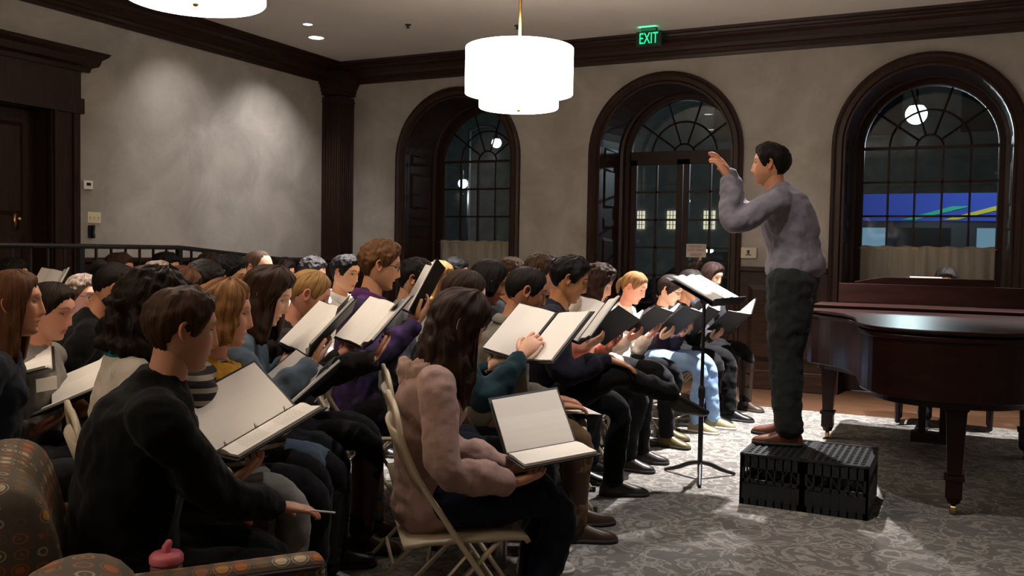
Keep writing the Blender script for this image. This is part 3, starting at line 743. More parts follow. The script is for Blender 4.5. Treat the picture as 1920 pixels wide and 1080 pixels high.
# ------------------------------------------------------------------ people
def skinmat():
    m = bpy.data.materials.new('skin'); m.use_nodes = True; N, L = nt(m); p = N['Principled BSDF']
    a = N.new('ShaderNodeAttribute'); a.attribute_name = 'Col'
    L.new(a.outputs['Color'], p.inputs['Base Color']); p.inputs['Roughness'].default_value = .48; p.inputs['Specular IOR Level'].default_value = .35
    p.inputs['Subsurface Weight'].default_value = .12; p.inputs['Subsurface Radius'].default_value = (.012, .005, .003); p.inputs['Subsurface Scale'].default_value = 1.0
    return m
SKIN = skinmat()
EYEW = mat('eye_white', (.55,.52,.48), rough=.2); IRIS = mat('iris', (.02,.012,.008), rough=.15)
MOUTH = mat('mouth_inside', (.05,.012,.01), rough=.5)
def hairmat(hexc, var=1.7):
    k = 'hair_'+hexc
    if k in MATS: return MATS[k]
    m = bpy.data.materials.new(k); m.use_nodes = True; N, L = nt(m); p = N['Principled BSDF']; MATS[k] = m
    c = _h(hexc)
    uv = N.new('ShaderNodeUVMap'); mp = N.new('ShaderNodeMapping'); mp.inputs['Scale'].default_value = (60, 2.2, 1)
    L.new(uv.outputs[0], mp.inputs[0])
    n = N.new('ShaderNodeTexNoise'); n.inputs['Scale'].default_value = 1.0; n.inputs['Detail'].default_value = 3; n.inputs['Distortion'].default_value = .4
    L.new(mp.outputs[0], n.inputs['Vector'])
    r = N.new('ShaderNodeValToRGB'); e = r.color_ramp.elements
    e[0].position = .32; e[1].position = .72
    e[0].color = (*[v*.55 for v in c], 1); e[1].color = (*[min(1, v*var) for v in c], 1)
    L.new(n.outputs['Fac'], r.inputs['Fac']); L.new(r.outputs['Color'], p.inputs['Base Color'])
    p.inputs['Roughness'].default_value = .6; p.inputs['Specular IOR Level'].default_value = .14
    b = N.new('ShaderNodeBump'); b.inputs['Strength'].default_value = .7; b.inputs['Distance'].default_value = .006
    L.new(n.outputs['Fac'], b.inputs['Height']); L.new(b.outputs['Normal'], p.inputs['Normal'])
    return m
ZT, ZB = .118, -.118
_tz = lambda z: np.sqrt(np.clip((ZT-np.asarray(z, float))/(ZT-ZB), 0, 1))
def _cv(pts):
    z = np.array([p[0] for p in pts]); v = np.array([p[1] for p in pts]); t = _tz(z)
    return lambda q: herm(t, v, _tz(q))
XFc = _cv([(.118,0),(.110,.034),(.098,.056),(.080,.073),(.06,.084),(.042,.0895),(.03,.0895),(.018,.0875),(0,.0865),(-.02,.0865),(-.045,.0875),(-.062,.086),(-.075,.083),(-.085,.082),(-.098,.083),(-.108,.076),(-.115,.060),(-.118,.040)])
XBc = _cv([(.118,0),(.110,.040),(.098,.065),(.080,.085),(.055,.099),(.025,.104),(0,.102),(-.02,.095),(-.04,.082),(-.06,.062),(-.08,.040),(-.10,.02),(-.118,.0)])
HWc = _cv([(.118,0),(.110,.034),(.098,.051),(.080,.064),(.055,.073),(.03,.0765),(.01,.0765),(-.015,.073),(-.04,.068),(-.06,.063),(-.075,.057),(-.09,.048),(-.102,.037),(-.112,.026),(-.118,.016)])
def headsurf(phi, z):
    c, s = np.cos(phi), np.sin(phi)
    x = np.where(c >= 0, XFc(z)*np.abs(c)**.82, -XBc(z)*np.abs(c)**.95)
    y = HWc(z)*np.sign(s)*np.abs(s)**.86
    return x, y
def g(a, s): return np.exp(-(a/s)**2)
def head_mesh(b, R, c, skin, lips=None, brow=None, female=False, beard=0, beardc=(.05,.035,.025), mouth_open=0, lid=.45, nose=1.0, jaw=1.0, hs=1.0):
    """R: 3x3 head rotation, c: head centre"""
    skin = np.array(skin)
    zs = np.concatenate([ZT-.048*(np.arange(1, 9)/8)**2, np.arange(.0665, -.1165, -.0034), [-.1172]])
    n = 76; u = np.linspace(-1, 1, n, endpoint=False); ph = np.pi*(.52*u+.48*u**3)
    Z, P = np.meshgrid(zs, ph, indexing='ij')
    X, Y = headsurf(P, Z)
    jm = np.clip((-.03-Z)/.07, 0, 1); Y = Y*(1+(jaw-1)*jm)
    fr = np.clip(np.cos(P), 0, 1)**.5
    ay = np.abs(Y)
    hz = np.interp(Z, [-.046,-.036,-.028,-.015,.01,.034], [0,.016,.0245,.021,.012,.001])*nose
    sg_ = np.interp(Z, [-.046,-.030,-.012,.03], [.016,.0135,.0095,.0085])
    dx = hz*g(Y, sg_)
    dx += -.0135*g(ay-.031, .0165)*g(Z-.017, .0125)
    dx += (.003 if female else .0055)*g(ay-.028, .022)*g(Z-.037, .009)
    dx += .004*g(ay-.046, .016)*g(Z+.018, .018)
    dx += -.003*g(ay-.045, .015)*g(Z+.055, .02)
    mw = .021
    dx += .0055*g(Y, mw)*(g(Z+.0565, .0058)+.95*g(Z+.0735, .0068))
    dx += -.0045*g(Y, mw*1.1)*g(Z+.065, .0032)
    if mouth_open: dx += -.018*mouth_open*g(Y, .016)*g(Z+.068, .009)
    dx += .004*g(Y, .018)*g(Z+.099, .011)
    dx += -.002*g(Y, .006)*g(Z+.047, .006)
    X = X+dx*fr
    C = np.tile(skin, (*X.shape, 1))
    def mixc(w, col_): 
        w = np.clip(w, 0, 1)[..., None]; return C*(1-w)+np.array(col_)*w
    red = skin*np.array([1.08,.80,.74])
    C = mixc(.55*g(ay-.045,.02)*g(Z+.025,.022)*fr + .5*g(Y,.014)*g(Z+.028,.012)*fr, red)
    lips = skin*np.array([.78,.42,.40]) if lips is None else np.array(lips)
    lw = g(np.maximum(0, ay-.013), .008)*(np.clip(1.25*g(Z+.0585,.0058)+1.25*g(Z+.0725,.0062), 0, 1))*fr*(np.cos(P) > 0)
    C = mixc(lw*(.85 if female else .6), lips)
    C = mixc(1.0*g(Y,.017)*g(Z+.065,.0028)*fr*(np.cos(P) > 0), lips*.25)
    if mouth_open: C = mixc(1.6*g(Y,.014)*g(Z+.068,.0075*mouth_open)*(np.cos(P) > 0), (.03,.008,.007))
    if brow is not None:
        zc = .0395+.004*np.sin(np.clip((ay-.012)/.038, 0, 1)*np.pi)-.003*np.clip((ay-.03)/.02, 0, 1)
        C = mixc((.75 if female else 1.0)*g(Z-zc, .0042)*(1/(1+np.exp(-(ay-.012)/.002)))*(1/(1+np.exp((ay-.050)/.003)))*(np.cos(P) > 0), brow)
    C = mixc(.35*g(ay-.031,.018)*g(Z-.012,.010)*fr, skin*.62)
    if beard:
        bz = np.clip((-.035-Z)/.02, 0, 1)*np.clip((P*0+1), 0, 1)*(np.abs(P) < 1.75)
        bz = bz*(1-.8*lw)*np.where((ay < .03) & (Z > -.05), .5, 1)
        C = mixc(beard*bz, beardc)
    V = np.stack([X, Y, Z], -1).reshape(-1, 3)
    nr = len(zs)
    F = [(i*n+j, (i+1)*n+j, (i+1)*n+(j+1) % n, i*n+(j+1) % n) for i in range(nr-1) for j in range(n)]
    V = np.concatenate([V, [(0,0,ZT),(.02,0,ZB)]]); C = np.concatenate([C.reshape(-1,3), [skin, skin]])
    F += [(nr*n, j, (j+1) % n) for j in range(n)] + [(nr*n+1, (nr-1)*n+(j+1) % n, (nr-1)*n+j) for j in range(n)]
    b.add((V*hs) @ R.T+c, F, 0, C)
    for s in (-1, 1):                                # eyeballs with lids
        ec = np.array([.0665, s*.0305, .0155]); r = .0128; V = []; F = []; mm = []; CC_ = []
        for i in range(11):
            a = math.pi*i/10
            for j in range(14):
                q = 2*math.pi*j/14; V.append((math.cos(q)*math.sin(a), math.sin(q)*math.sin(a), math.cos(a)))
        V = np.array(V); 
        for i in range(10):
            for j in range(14):
                k = (j+1) % 14; F.append((i*14+j, (i+1)*14+j, (i+1)*14+k, i*14+k))
                ctr = V[[i*14+j, (i+1)*14+j, (i+1)*14+k, i*14+k]].mean(0)
                up = ctr[2]; lat = abs(ctr[1]); fx = ctr[0]
                top = .42-.85*lid; 
                if fx < .35 or up > top+.12 or up < -.52: mm.append(0)
                elif up > top-.08: mm.append(2)
                elif math.hypot(ctr[1], up-(-.10)) < .42: mm.append(2)
                else: mm.append(1)
        rr = np.where(V[:, 2:3] > (.42-.85*lid), r*1.06, r)
        b.add(((V*rr+ec)*hs) @ R.T+c, F, mm, skin*.86)
    for s in (-1, 1):                                # ears
        V = []; F = []; prof = [(0,.003),(.45,.004),(.72,.011),(.90,.0155),(1.0,.012),(.92,.004),(.70,-.008)]
        m_ = 16
        for r, h in prof:
            for j in range(m_):
                t = 2*math.pi*j/m_; zz = .031*math.sin(t)*r; xx = .0175*math.cos(t)*r*(1+.22*math.sin(t))
                V.append((xx, h, zz))
        for i in range(len(prof)-1):
            for j in range(m_):
                k = (j+1) % m_; F.append((i*m_+j, i*m_+k, (i+1)*m_+k, (i+1)*m_+j))
        V = np.array(V) @ Rz(-.42).T @ Ry(-.15).T
        V[:, 1] *= s; V = V + np.array([-.012, s*.0735, .002])
        b.add((V*hs) @ R.T+c, F if s > 0 else [f[::-1] for f in F], 0, skin*np.array([1.0,.82,.76]))

STY = {   # |azimuth| deg -> hair end height; thickness; hang
 'short': dict(end=[(0,.078),(30,.074),(48,.056),(60,.030),(70,.0),(80,-.012),(88,-.002),(96,.02),(106,-.002),(118,-.035),(135,-.062),(180,-.072)], th=.016, amp=.009, fq=9),
 'buzz':  dict(end=[(0,.074),(30,.072),(46,.062),(52,.038),(62,.02),(76,-.012),(86,-.008),(98,.02),(110,-.0),(125,-.04),(180,-.062)], th=.007, amp=.001, fq=5),
 'crop':  dict(end=[(0,.070),(28,.058),(45,.035),(58,.012),(70,-.015),(80,-.035),(90,-.015),(98,.006),(108,-.01),(120,-.05),(140,-.075),(180,-.085)], th=.020, amp=.004, fq=4),
 'bald':  dict(end=[(0,.100),(30,.098),(50,.078),(62,.045),(72,.01),(82,-.010),(90,.0),(98,.02),(110,-.01),(130,-.055),(180,-.068)], th=.006, amp=.002, fq=5),
 'curly_short': dict(end=[(0,.076),(30,.072),(48,.052),(60,.03),(72,.005),(84,-.005),(98,.02),(110,-.02),(130,-.06),(180,-.07)], th=.026, amp=.014, fq=16),
 'pulled': dict(end=[(0,.078),(30,.074),(48,.052),(62,.020),(74,-.004),(86,.01),(98,.018),(110,-.01),(130,-.05),(180,-.06)], th=.010, amp=.0015, fq=4),
 'long':  dict(end=[(0,.076),(28,.070),(44,.045),(56,.0),(66,-.10),(76,-.26),(90,-.30),(180,-.32)], th=.017, amp=.004, fq=5, flare=.10, curl=.0),
 'wavy':  dict(end=[(0,.076),(28,.070),(44,.045),(54,.0),(64,-.08),(74,-.17),(90,-.20),(180,-.20)], th=.024, amp=.012, fq=7, flare=.20, curl=.03),
 'curly': dict(end=[(0,.072),(26,.064),(40,.04),(52,.0),(62,-.07),(74,-.13),(90,-.15),(180,-.15)], th=.040, amp=.020, fq=14, flare=.22, curl=.02),
 'bob':   dict(end=[(0,.072),(28,.066),(44,.04),(56,.0),(66,-.06),(78,-.10),(90,-.11),(180,-.11)], th=.022, amp=.004, fq=5, flare=.10, curl=-.02),
}
def hair_mesh(R, c, style, seed=0, length=1.0, th=None, side=0.0, hs=1.0, bangs=0):
    S_ = STY[style]; E = np.array(S_['end']); th = S_['th'] if th is None else th
    n, mrow = 84, 34
    rnd = np.random.RandomState(seed)
    gdir = R.T @ np.array([0,0,-1.0])                # gravity seen from the head
    off = Vector(tuple(rnd.uniform(-9, 9, 3)))
    O = np.zeros((mrow+1, n, 3)); I = np.zeros_like(O); UV = np.zeros((mrow+1, n, 2))
    curly = S_['fq'] > 8
    for j in range(n):
        ph = -math.pi+2*math.pi*j/n; deg = abs(math.degrees(ph))
        ze = np.interp(deg, E[:,0], E[:,1])
        if bangs and deg < 50: ze -= bangs*(1-(deg/50)**4)
        jit = noise.noise(Vector((j*.9, seed*3.1, 0)))
        if ze < -.03: ze *= length; ze += .02*jit
        else: ze += .009*jit+.006*noise.noise(Vector((j*2.3, seed*1.7, 4)))
        zh = -.005 if 'flare' in S_ else -1
        s_h = (ZT-max(ze, zh)); hang = max(0, zh-ze) if ze < zh else 0
        tot = s_h*1.35+hang
        for i in range(mrow+1):
            s = i/mrow; d = s*tot
            if d <= s_h*1.35: 
                f = d/(s_h*1.35); z = ZT-s_h*(f**1.55); hh = 0; 
            else: z = max(ze, zh); hh = d-s_h*1.35
            x, y = headsurf(np.array(ph), np.array(z)); x, y = float(x), float(y)
            nv = np.array([x/.0095, y/.0060, z/.0135]); nv /= np.linalg.norm(nv)+1e-9
            nz = noise.noise(Vector((math.cos(ph)*S_['fq']*.5, math.sin(ph)*S_['fq']*.5, (z-hh)*S_['fq']*4))+off)
            if curly: nz = .6*nz+.6*noise.noise(Vector((x*60, y*60, (z-hh)*60))+off)
            strand = noise.noise(Vector((j*1.7, s*2.0, seed+.5)))
            tap = min(1, (1-s)/.30)**.8 if hang == 0 else min(1, (1-s)/.10+.25)
            t_ = (th*(.75+.25*math.cos(ph*.5)) + S_['amp']*nz + .0032*strand)*max(.06, tap)
            p = np.array([x, y, z])+nv*t_
            pin = np.array([x, y, z])-nv*.006
            if hh > 0:
                hn = np.array([math.cos(ph), math.sin(ph)*.9, 0]); L_ = zh-ze
                q = hh/L_ if L_ > 0 else 0
                out = S_['flare']*hh*(1-.55*q) + S_['curl']*q*q + S_['amp']*1.5*noise.noise(Vector((j*.28, hh*20, seed)))*(1.6 if S_['curl'] > 0 else 1)
                back = np.array([-1,0,0])*(.10*hh if deg > 100 else 0)
                p = p + gdir*hh + hn*out*(.75 if deg < 100 else .9) + back + np.array([0, side*hh, 0])
                pin = pin + gdir*hh + hn*(out*.6-.010) + back + np.array([0, side*hh, 0])
            O[i, j] = p; I[i, j] = pin; UV[i, j] = (j/n, s*(1+hang*3))
    V = np.concatenate([O.reshape(-1,3), I.reshape(-1,3)]); K = (mrow+1)*n
    F = []
    for i in range(mrow):
        for j in range(n):
            k = (j+1) % n
            F.append((i*n+j, (i+1)*n+j, (i+1)*n+k, i*n+k)); F.append((K+i*n+j, K+i*n+k, K+(i+1)*n+k, K+(i+1)*n+j))
    for j in range(n):
        k = (j+1) % n; F.append((mrow*n+j, K+mrow*n+j, K+mrow*n+k, mrow*n+k))
    b = MB(); b.add((V*hs) @ R.T+c, F)
    uv = np.concatenate([UV.reshape(-1,2)]*2)
    return b, uv

def hand_mesh(b, wrist, d, nrm, side, skin, curl=.5, thumb=.5, spread=.12, sc=1.0, point=False):
    """d: pointing direction, nrm: back-of-hand normal, side: +1 left hand / -1 right hand (thumb direction resolved from it)"""
    d = np.asarray(d, float); d /= np.linalg.norm(d)
    nrm = np.asarray(nrm, float); nrm = nrm-(nrm @ d)*d; nrm /= np.linalg.norm(nrm)+1e-9
    lat = np.cross(nrm, d)*(-side)                   # towards the thumb
    M_ = np.stack([d, lat, nrm], 1)*sc
    def P(a): return np.asarray(a, float) @ M_.T + wrist
    skin = np.array(skin)
    b.tube(P([(-.03,0,0),(.0,0,0),(.03,.002,.001),(.065,.001,.002),(.092,0,0)]), np.array([.027,.027,.036,.042,.038])*sc, np.array([.021,.019,.017,.015,.011])*sc, ref=lat, seg=12, color=skin, res=9)
    tips = [(.030,.070,.0083),(.010,.079,.0086),(-.010,.073,.0082),(-.029,.057,.0073)]
    for k, (y, L_, r) in enumerate(tips):
        cu = curl*(1+.12*k); pts = [np.array([.082,y,0.0])]; a = 0; sp = spread*(1.5-k)*.5
        if point and k == 0: cu = .1
        for f, t in ((.0,.2),(.45,.75),(.30,.85),(.25,.6)):
            if f: 
                pts.append(pts[-1]+np.array([math.cos(a)*math.cos(sp), math.sin(sp), -math.sin(a)])*f*L_)
            a += cu*t
        b.tube(P(pts), np.array([r*1.08,r,r*.92,r*.78])*sc, seg=8, color=skin*np.array([1.02,.93,.9]), res=8, ref=nrm)
    t0 = np.array([.018,.026,-.004]); dirs = [np.array([.62,.70,-.25]), np.array([.85,.42,-.30-.3*thumb]), np.array([.92,.12-.3*thumb,-.30-.4*thumb])]
    pts = [t0]
    for v, l in zip(dirs, (.036,.030,.026)): pts.append(pts[-1]+v/np.linalg.norm(v)*l)
    b.tube(P(pts), np.array([.014,.0115,.0098,.008])*sc, seg=8, color=skin*np.array([1.02,.93,.9]), res=8, ref=nrm)

def ik(Sp, T, l1, l2, pole):
    Sp = np.asarray(Sp, float); T = np.asarray(T, float); v = T-Sp; D = np.linalg.norm(v); u = v/D
    if D > (l1+l2)*.985: D = (l1+l2)*.985; T = Sp+u*D
    a = (l1*l1-l2*l2+D*D)/(2*D); h = math.sqrt(max(1e-6, l1*l1-a*a))
    pole = np.asarray(pole, float); p = pole-(pole @ u)*u; p /= np.linalg.norm(p)
    return Sp+u*a+p*h, T

def shoe_mesh(b, heel, fwd, up=(0,0,1), L=.275, kind='shoe'):
    """heel: point on the ground under the ankle; fwd: toe direction"""
    f = np.asarray(fwd, float); f /= np.linalg.norm(f); up = np.asarray(up, float); up = up-(up @ f)*f; up /= np.linalg.norm(up); lt = np.cross(up, f)
    xs = np.array([-.075,-.065,-.03,.0,.04,.08,.12,.16,.185,.198])*L/.275
    hw = np.array([.018,.030,.036,.036,.036,.041,.046,.042,.030,.012]); tp = np.array([.050,.075,.092,.098,.090,.072,.058,.048,.038,.028])
    V = []; m_ = 14
    for x, w, t in zip(xs, hw, tp):
        for j in range(m_):
            a = 2*math.pi*j/m_; cy_, cz = math.cos(a), math.sin(a)
            y = w*np.sign(cy_)*abs(cy_)**.8; z = .016+(t-.016)*max(0, cz)**.9 if cz > 0 else .016*(1-abs(cz)**.5)
            V.append(np.asarray(heel)+f*x+lt*y+up*z)
    n = len(xs); F = [(i*m_+j, i*m_+(j+1) % m_, (i+1)*m_+(j+1) % m_, (i+1)*m_+j) for i in range(n-1) for j in range(m_)]
    F += [tuple(range(m_))[::-1], tuple((n-1)*m_+j for j in range(m_))]
    b.add(V, F, 0)
    V = []
    for x, w in zip(xs, hw):
        for y, z in ((-1,0),(1,0),(1,.020),(-1,.020)): V.append(np.asarray(heel)+f*(x*1.02)+lt*y*(w+.004)+up*(z+.0005))
    F = [(i*4+j, i*4+(j+1) % 4, (i+1)*4+(j+1) % 4, (i+1)*4+j) for i in range(n-1) for j in range(4)]+[(3,2,1,0), tuple((n-1)*4+j for j in range(4))]
    b.add(V, F, 1)

def live_remesh(o, vox, disp=.006, size=.09, seed=0, smooth=3):
    r = o.modifiers.new('remesh', 'REMESH'); r.mode = 'VOXEL'; r.voxel_size = vox; r.use_smooth_shade = True
    s = o.modifiers.new('smooth', 'SMOOTH'); s.factor = .5; s.iterations = smooth
    if disp:
        for k, (st, sz) in enumerate(((disp, size), (disp*.5, size*.45))):
            key = 'folds_%.3f' % sz
            t = bpy.data.textures.get(key)
            if t is None: t = bpy.data.textures.new(key, 'MARBLE'); t.noise_scale = sz; t.noise_depth = 1; t.turbulence = 9.0; t.marble_type = 'SOFT'
            d = o.modifiers.new('folds', 'DISPLACE'); d.texture = t; d.strength = st*2; d.mid_level = .5; d.texture_coords = 'OBJECT' if False else 'LOCAL'
GLS = mat('spectacle_frame', (.012,.010,.009), rough=.3)
TAGM = mat('name_tag_paper', (.80,.76,.68), rough=.8)
RUBB = mat('shoe_sole', (.03,.028,.026), rough=.8)
RUBW = mat('shoe_sole_white', (.62,.60,.56), rough=.8)
PEOPLE = []
def person(nm, label, px=None, ytop=None, z=None, rel=0, female=False, skin='c58c6c', hair='short', hairc='1c130e', top='1b1b1d', topname='sweater', pants='101014', shoe='141112',
           lean=6, hp=18, hy=0, hroll=0, arms=('lap','lap'), book=None, glasses=False, beard=0, tagp=False, vox=None, hlen=1.0, collar=None, hood=None, legs=None, hth=None, mouth=0, lid=None, sleeve=1.0, boots=None,
           pony=None, skirt=None, scarf=None, stand=None, topmat=None, hairside=0, bulk=1.0, bangs=0, whitesole=False, seat=.45, top_extra=None, label_top=None, lace=False, dep=1.0, legw=1.0):
    """seated (or standing) figure; px,ytop,z give where the crown of the head is; rel is the heading relative to the camera's right"""
    T = W(px, ytop, z); hd = YAW+math.radians(rel)
    sk = np.array(_h(skin)); la = math.radians(lean)
    fw = .90 if female else 1.0; fw *= bulk
    Rh = Rz(math.radians(hy)) @ Ry(math.radians(hp)) @ Rx(math.radians(hroll))
    hs = .97 if female else 1.02
    hip = np.array([0,0,seat+.09])
    up = np.array([math.sin(la), 0, math.cos(la)])
    nk = np.array([.025+.05*math.sin(la), 0, .085])              # C7 to skull base
    hc_off = nk + Rh @ np.array([.018, 0, .085])*hs
    top_off = hc_off + Rh @ np.array([-.01, 0, ZT+.010])*hs
    tz = T[2]
    if stand is None:
        L = (tz-hip[2]-top_off[2])/math.cos(la)
        base_z = 0
    else:
        base_z = stand['z']; L = .515; hip = np.array([0,0,tz-base_z-top_off[2]-L*math.cos(la)])
    c7 = hip+up*L
    tl_ = c7+top_off
    Rw = Rz(hd); base = np.array([T[0], T[1], 0]) - Rw @ np.array([tl_[0], tl_[1], 0]); base[2] = base_z
    hc = c7+hc_off
    sc = L/.50
    lat = np.array([0,1,0]); fwd = np.array([math.cos(la),0,-math.sin(la)])
    vox = vox or (.0115 if z < 4.4 else .0145)
    seed = int(px*7+ytop) % 1000
    # ---- arms
    sw = .178*fw; l1, l2 = .285*(.95 if female else 1.02), .255*(.95 if female else 1.02)
    inv = lambda p: Rw.T @ (np.asarray(p, float)-base)
    A = []
    for i, s in enumerate((1, -1)):                  # left, right
        Sp = c7+up*(-.055)+lat*s*sw-fwd*.005
        a = arms[i]; pole = np.array([-.35, s*.55, -.9]); hdirn = None; bn_ = None; cu = .45
        if isinstance(a, dict):
            T_ = inv(a['w']) if 'w' in a else np.array(a['l'])
            pole = np.array(a.get('pole', pole)); hdirn = a.get('d'); bn_ = a.get('n'); cu = a.get('curl', .45)
        elif a == 'lap': T_ = np.array([.25, s*.075, hip[2]+.115]); hdirn = (.9, -s*.25, -.12); bn_ = (.1,0,1)
        elif a == 'hold':
            bk = book; bc = np.array(bk['c']); Bf = bk['F']      # columns w, s, n
            aa = math.radians(bk['aL'] if s > 0 else bk['aR'])
            ldir = (Bf[:,0]*s*math.cos(aa)+Bf[:,2]*math.sin(aa))
            edge = bc+ldir*(bk['wd']*.80)-Bf[:,1]*(bk['ht']*.52)
            und = Bf[:,2]*math.cos(aa)-Bf[:,0]*s*math.sin(aa)
            T_ = edge-und*.052-Bf[:,1]*.045; hdirn = Bf[:,1]*.85-ldir*.35; bn_ = -und; cu = .5
        elif a == 'under':                            # one hand under the spine
            bk = book; bc = np.array(bk['c']); Bf = bk['F']
            T_ = bc-Bf[:,2]*.045-Bf[:,1]*(bk['ht']*.5); hdirn = Bf[:,1]; bn_ = -Bf[:,2]; cu = .2
        Ep, Wp = ik(Sp, T_, l1, l2, pole)
        fd = (Wp-Ep)/np.linalg.norm(Wp-Ep)
        A.append((Sp, Ep, Wp, fd if hdirn is None else np.asarray(hdirn, float), np.array([0,0,1.0]) if bn_ is None else np.asarray(bn_, float), cu, s))
    # ---- legs
    G = []
    for i, s in enumerate((1, -1)):
        hj = hip+np.array([.02, s*.092*fw, 0])
        if legs and legs[i] is not None: kn, an, tf = [np.array(q, float) for q in legs[i]]
        elif stand is None:
            kn = np.array([.43, s*.12, seat+.075]); an = np.array([.43+.03*((seed+i*3) % 5-2), s*.12, .085]); tf = np.array([1, s*.12, 0])
        else:
            kn = hip+np.array([.03, s*.10, -.43]); an = np.array([-.02, s*.11, .085]); tf = np.array([1, s*.15, 0])
        G.append((hj, kn, an, tf))
    # ---- body (skin): head, neck, hands and the core under the clothes, one mesh
    b = MB()
    hcol = np.array(_h(hairc))
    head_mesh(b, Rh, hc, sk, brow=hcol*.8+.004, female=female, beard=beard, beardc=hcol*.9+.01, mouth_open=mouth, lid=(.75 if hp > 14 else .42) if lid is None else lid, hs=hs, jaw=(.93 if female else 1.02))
    nr = (.047 if female else .056)*bulk**.5
    b.tube([c7-up*.09, c7-up*.02+fwd*.012, c7+nk*.55+fwd*.008, hc+Rh @ np.array([-.012,0,-.035])], [nr*1.45, nr*1.18, nr, nr*1.02], ref=(0,1,0), seg=20, color=sk*np.array([.97,.9,.87]), res=10)
    b.tube([hip, hip+up*L*.5-fwd*.02, c7-up*.05], [.08*fw,.08*fw,.07*fw], [.06,.06,.05], ref=(0,1,0), seg=10, color=sk, res=6)
    for Sp, Ep, Wp, hdn, bn_, cu, s in A:
        M3 = Ep+(Wp-Ep)*.6
        b.tube([c7-up*.07+lat*s*.05, Sp, Ep, M3, Wp], [.02,.022,.022,.024,.024] if sleeve > 0 else [.03,.044,.038,.03,.025], seg=10, color=sk, ref=(0,1,0))
        if sleeve <= 0: b.sphere(Ep, .038, color=sk)
        hand_mesh(b, Wp+(Wp-Ep)/np.linalg.norm(Wp-Ep)*.012, hdn, bn_, s, sk, curl=cu, thumb=.5 if arms[0 if s > 0 else 1] != 'hold' else -.3, sc=(.93 if female else 1.04))
    for hj, kn, an, tf in G: b.tube([hj, kn, an], [.04,.035,.03], seg=8, color=sk, ref=(0,1,0))
    body = b.build('person', [SKIN, EYEW, IRIS], None, smooth=True, color=True)
    body.location = base; body.rotation_euler = (0,0,hd)
    tag(body, label, 'person', None)
    # ---- top
    t = MB(); dp = bulk*dep
    sp_ = [(-.20,.178,.140) if stand is None else (.10,.168,.122),(.02 if stand is None else .17,.172 if stand is None else .166,.132 if stand is None else .122),(.28 if stand is None else .32,.150 if not female else .138,.112),(.55,.162,.118),(.74,.172,.118),(.88,.155,.102),(.97,.105,.082),(1.03,.070,.068)]
    pts = []; 
    for q, *_ in sp_:
        bend = -.022*math.sin(max(0, min(1, q))*math.pi)
        pts.append(hip+up*L*q+fwd*bend if q > 0 else hip+np.array([q*.02,0,q*L*.6]))
    t.tube(pts, [w_*fw for _, w_, _ in sp_], [d_*dp*(.95 if female else 1) for *_, d_ in sp_], ref=(0,1,0), seg=22, res=22)
    if female:
        for s in (-1, 1): t.sphere(c7-up*(L*.32)+fwd*.046+lat*s*.064, (.064,.066,.078))
    for Sp, Ep, Wp, hdn, bn_, cu, s in A:
        r1 = .066*bulk**.5*(.92 if female else 1)*((1.14 if not female else 1.05) if topname in ('hoodie','sweatshirt','cardigan','jacket','puffer_jacket') else 1.03)
        endp = Ep+(Wp-Ep)*sleeve if sleeve > 0 else Sp+(Ep-Sp)*.7
        P_ = [c7-up*.06+lat*s*.055, Sp*1.0, Sp+(Ep-Sp)*.35, Ep, endp] if sleeve > 0 else [c7-up*.06+lat*s*.055, Sp, endp]
        rr = [.066, r1, r1*.97, r1*.86, .045] if sleeve > 0 else [.062, r1, r1*.95]
        t.tube(P_, rr, seg=14, ref=(0,1,0), res=20)
        if sleeve > 0.3:
            t.sphere(Ep, r1*.86); fd_ = (Wp-Ep)/np.linalg.norm(Wp-Ep)
            t.tube([Wp-fd_*.055, Wp-fd_*.005], .047 if 'shirt' not in topname else .043, seg=12, ref=(0,1,0))
            t.tube([Wp-fd_*.16, Wp-fd_*.075], [.054,.060], seg=12, ref=(0,1,0))
    if skirt:
        for hj, kn, an, tf in G: t.tube([hj-np.array([.05,0,0]), hj+(kn-hj)*.85], [.105,.092], seg=14, ref=(0,1,0))
    to = t.build(topname, topmat or fabric(top), body, smooth=True); live_remesh(to, vox, .0055 if stand is None and 'hood' not in topname else .0048, .13, seed)
    if label_top: to['label'] = label_top
    # ---- trousers
    p_ = MB(); p_.tube([hip+np.array([0,-.085*fw,-.008]), hip+np.array([0,.085*fw,-.008])], [.104,.104], [.100,.100], seg=16, res=5, ref=(0,0,1))
    if stand is not None: p_.tube([hip+np.array([0,0,.13]), hip+np.array([0,0,-.02])], [.132*fw,.150*fw], [.108*dep,.118*dep], ref=(0,1,0), seg=18, res=5)
    for hj, kn, an, tf in G:
        P_ = [hj, hj+(kn-hj)*.5, kn-(kn-hj)*.08, kn+(an-kn)*.06, kn+(an-kn)*.5, an+(an-kn)/np.linalg.norm(an-kn)*.005]
        p_.tube(P_, np.array([.098,.088,.070,.066,.062,.055])*legw*bulk**.5*(.93 if female else 1), seg=14, res=22, ref=(0,1,0))
    po = p_.build('trousers' if not skirt else 'tights', fabric(pants, 'twill'), body, smooth=True); live_remesh(po, vox, .005, .13, seed)
    # ---- shoes
    for hj, kn, an, tf in G:
        q = MB(); heel = an-np.array([0,0,.085]); u2 = (0,0,1)
        if abs(tf[2]) > .3: 
            u2 = (kn-an)/np.linalg.norm(kn-an); heel = an-np.array(u2)*.085
        shoe_mesh(q, heel, tf, u2, L=.25 if female else .285)
        if boots: q.tube([an-np.array([0,0,.03]), an+(kn-an)*.35, an+(kn-an)*.78], [.050,.062,.068], seg=16, res=8, ref=(0,1,0))
        so = q.build('boot' if boots else 'shoe', [mat('leather_'+shoe, _h(shoe), rough=.4, spec=.4), RUBW if whitesole else RUBB], body, smooth=True)
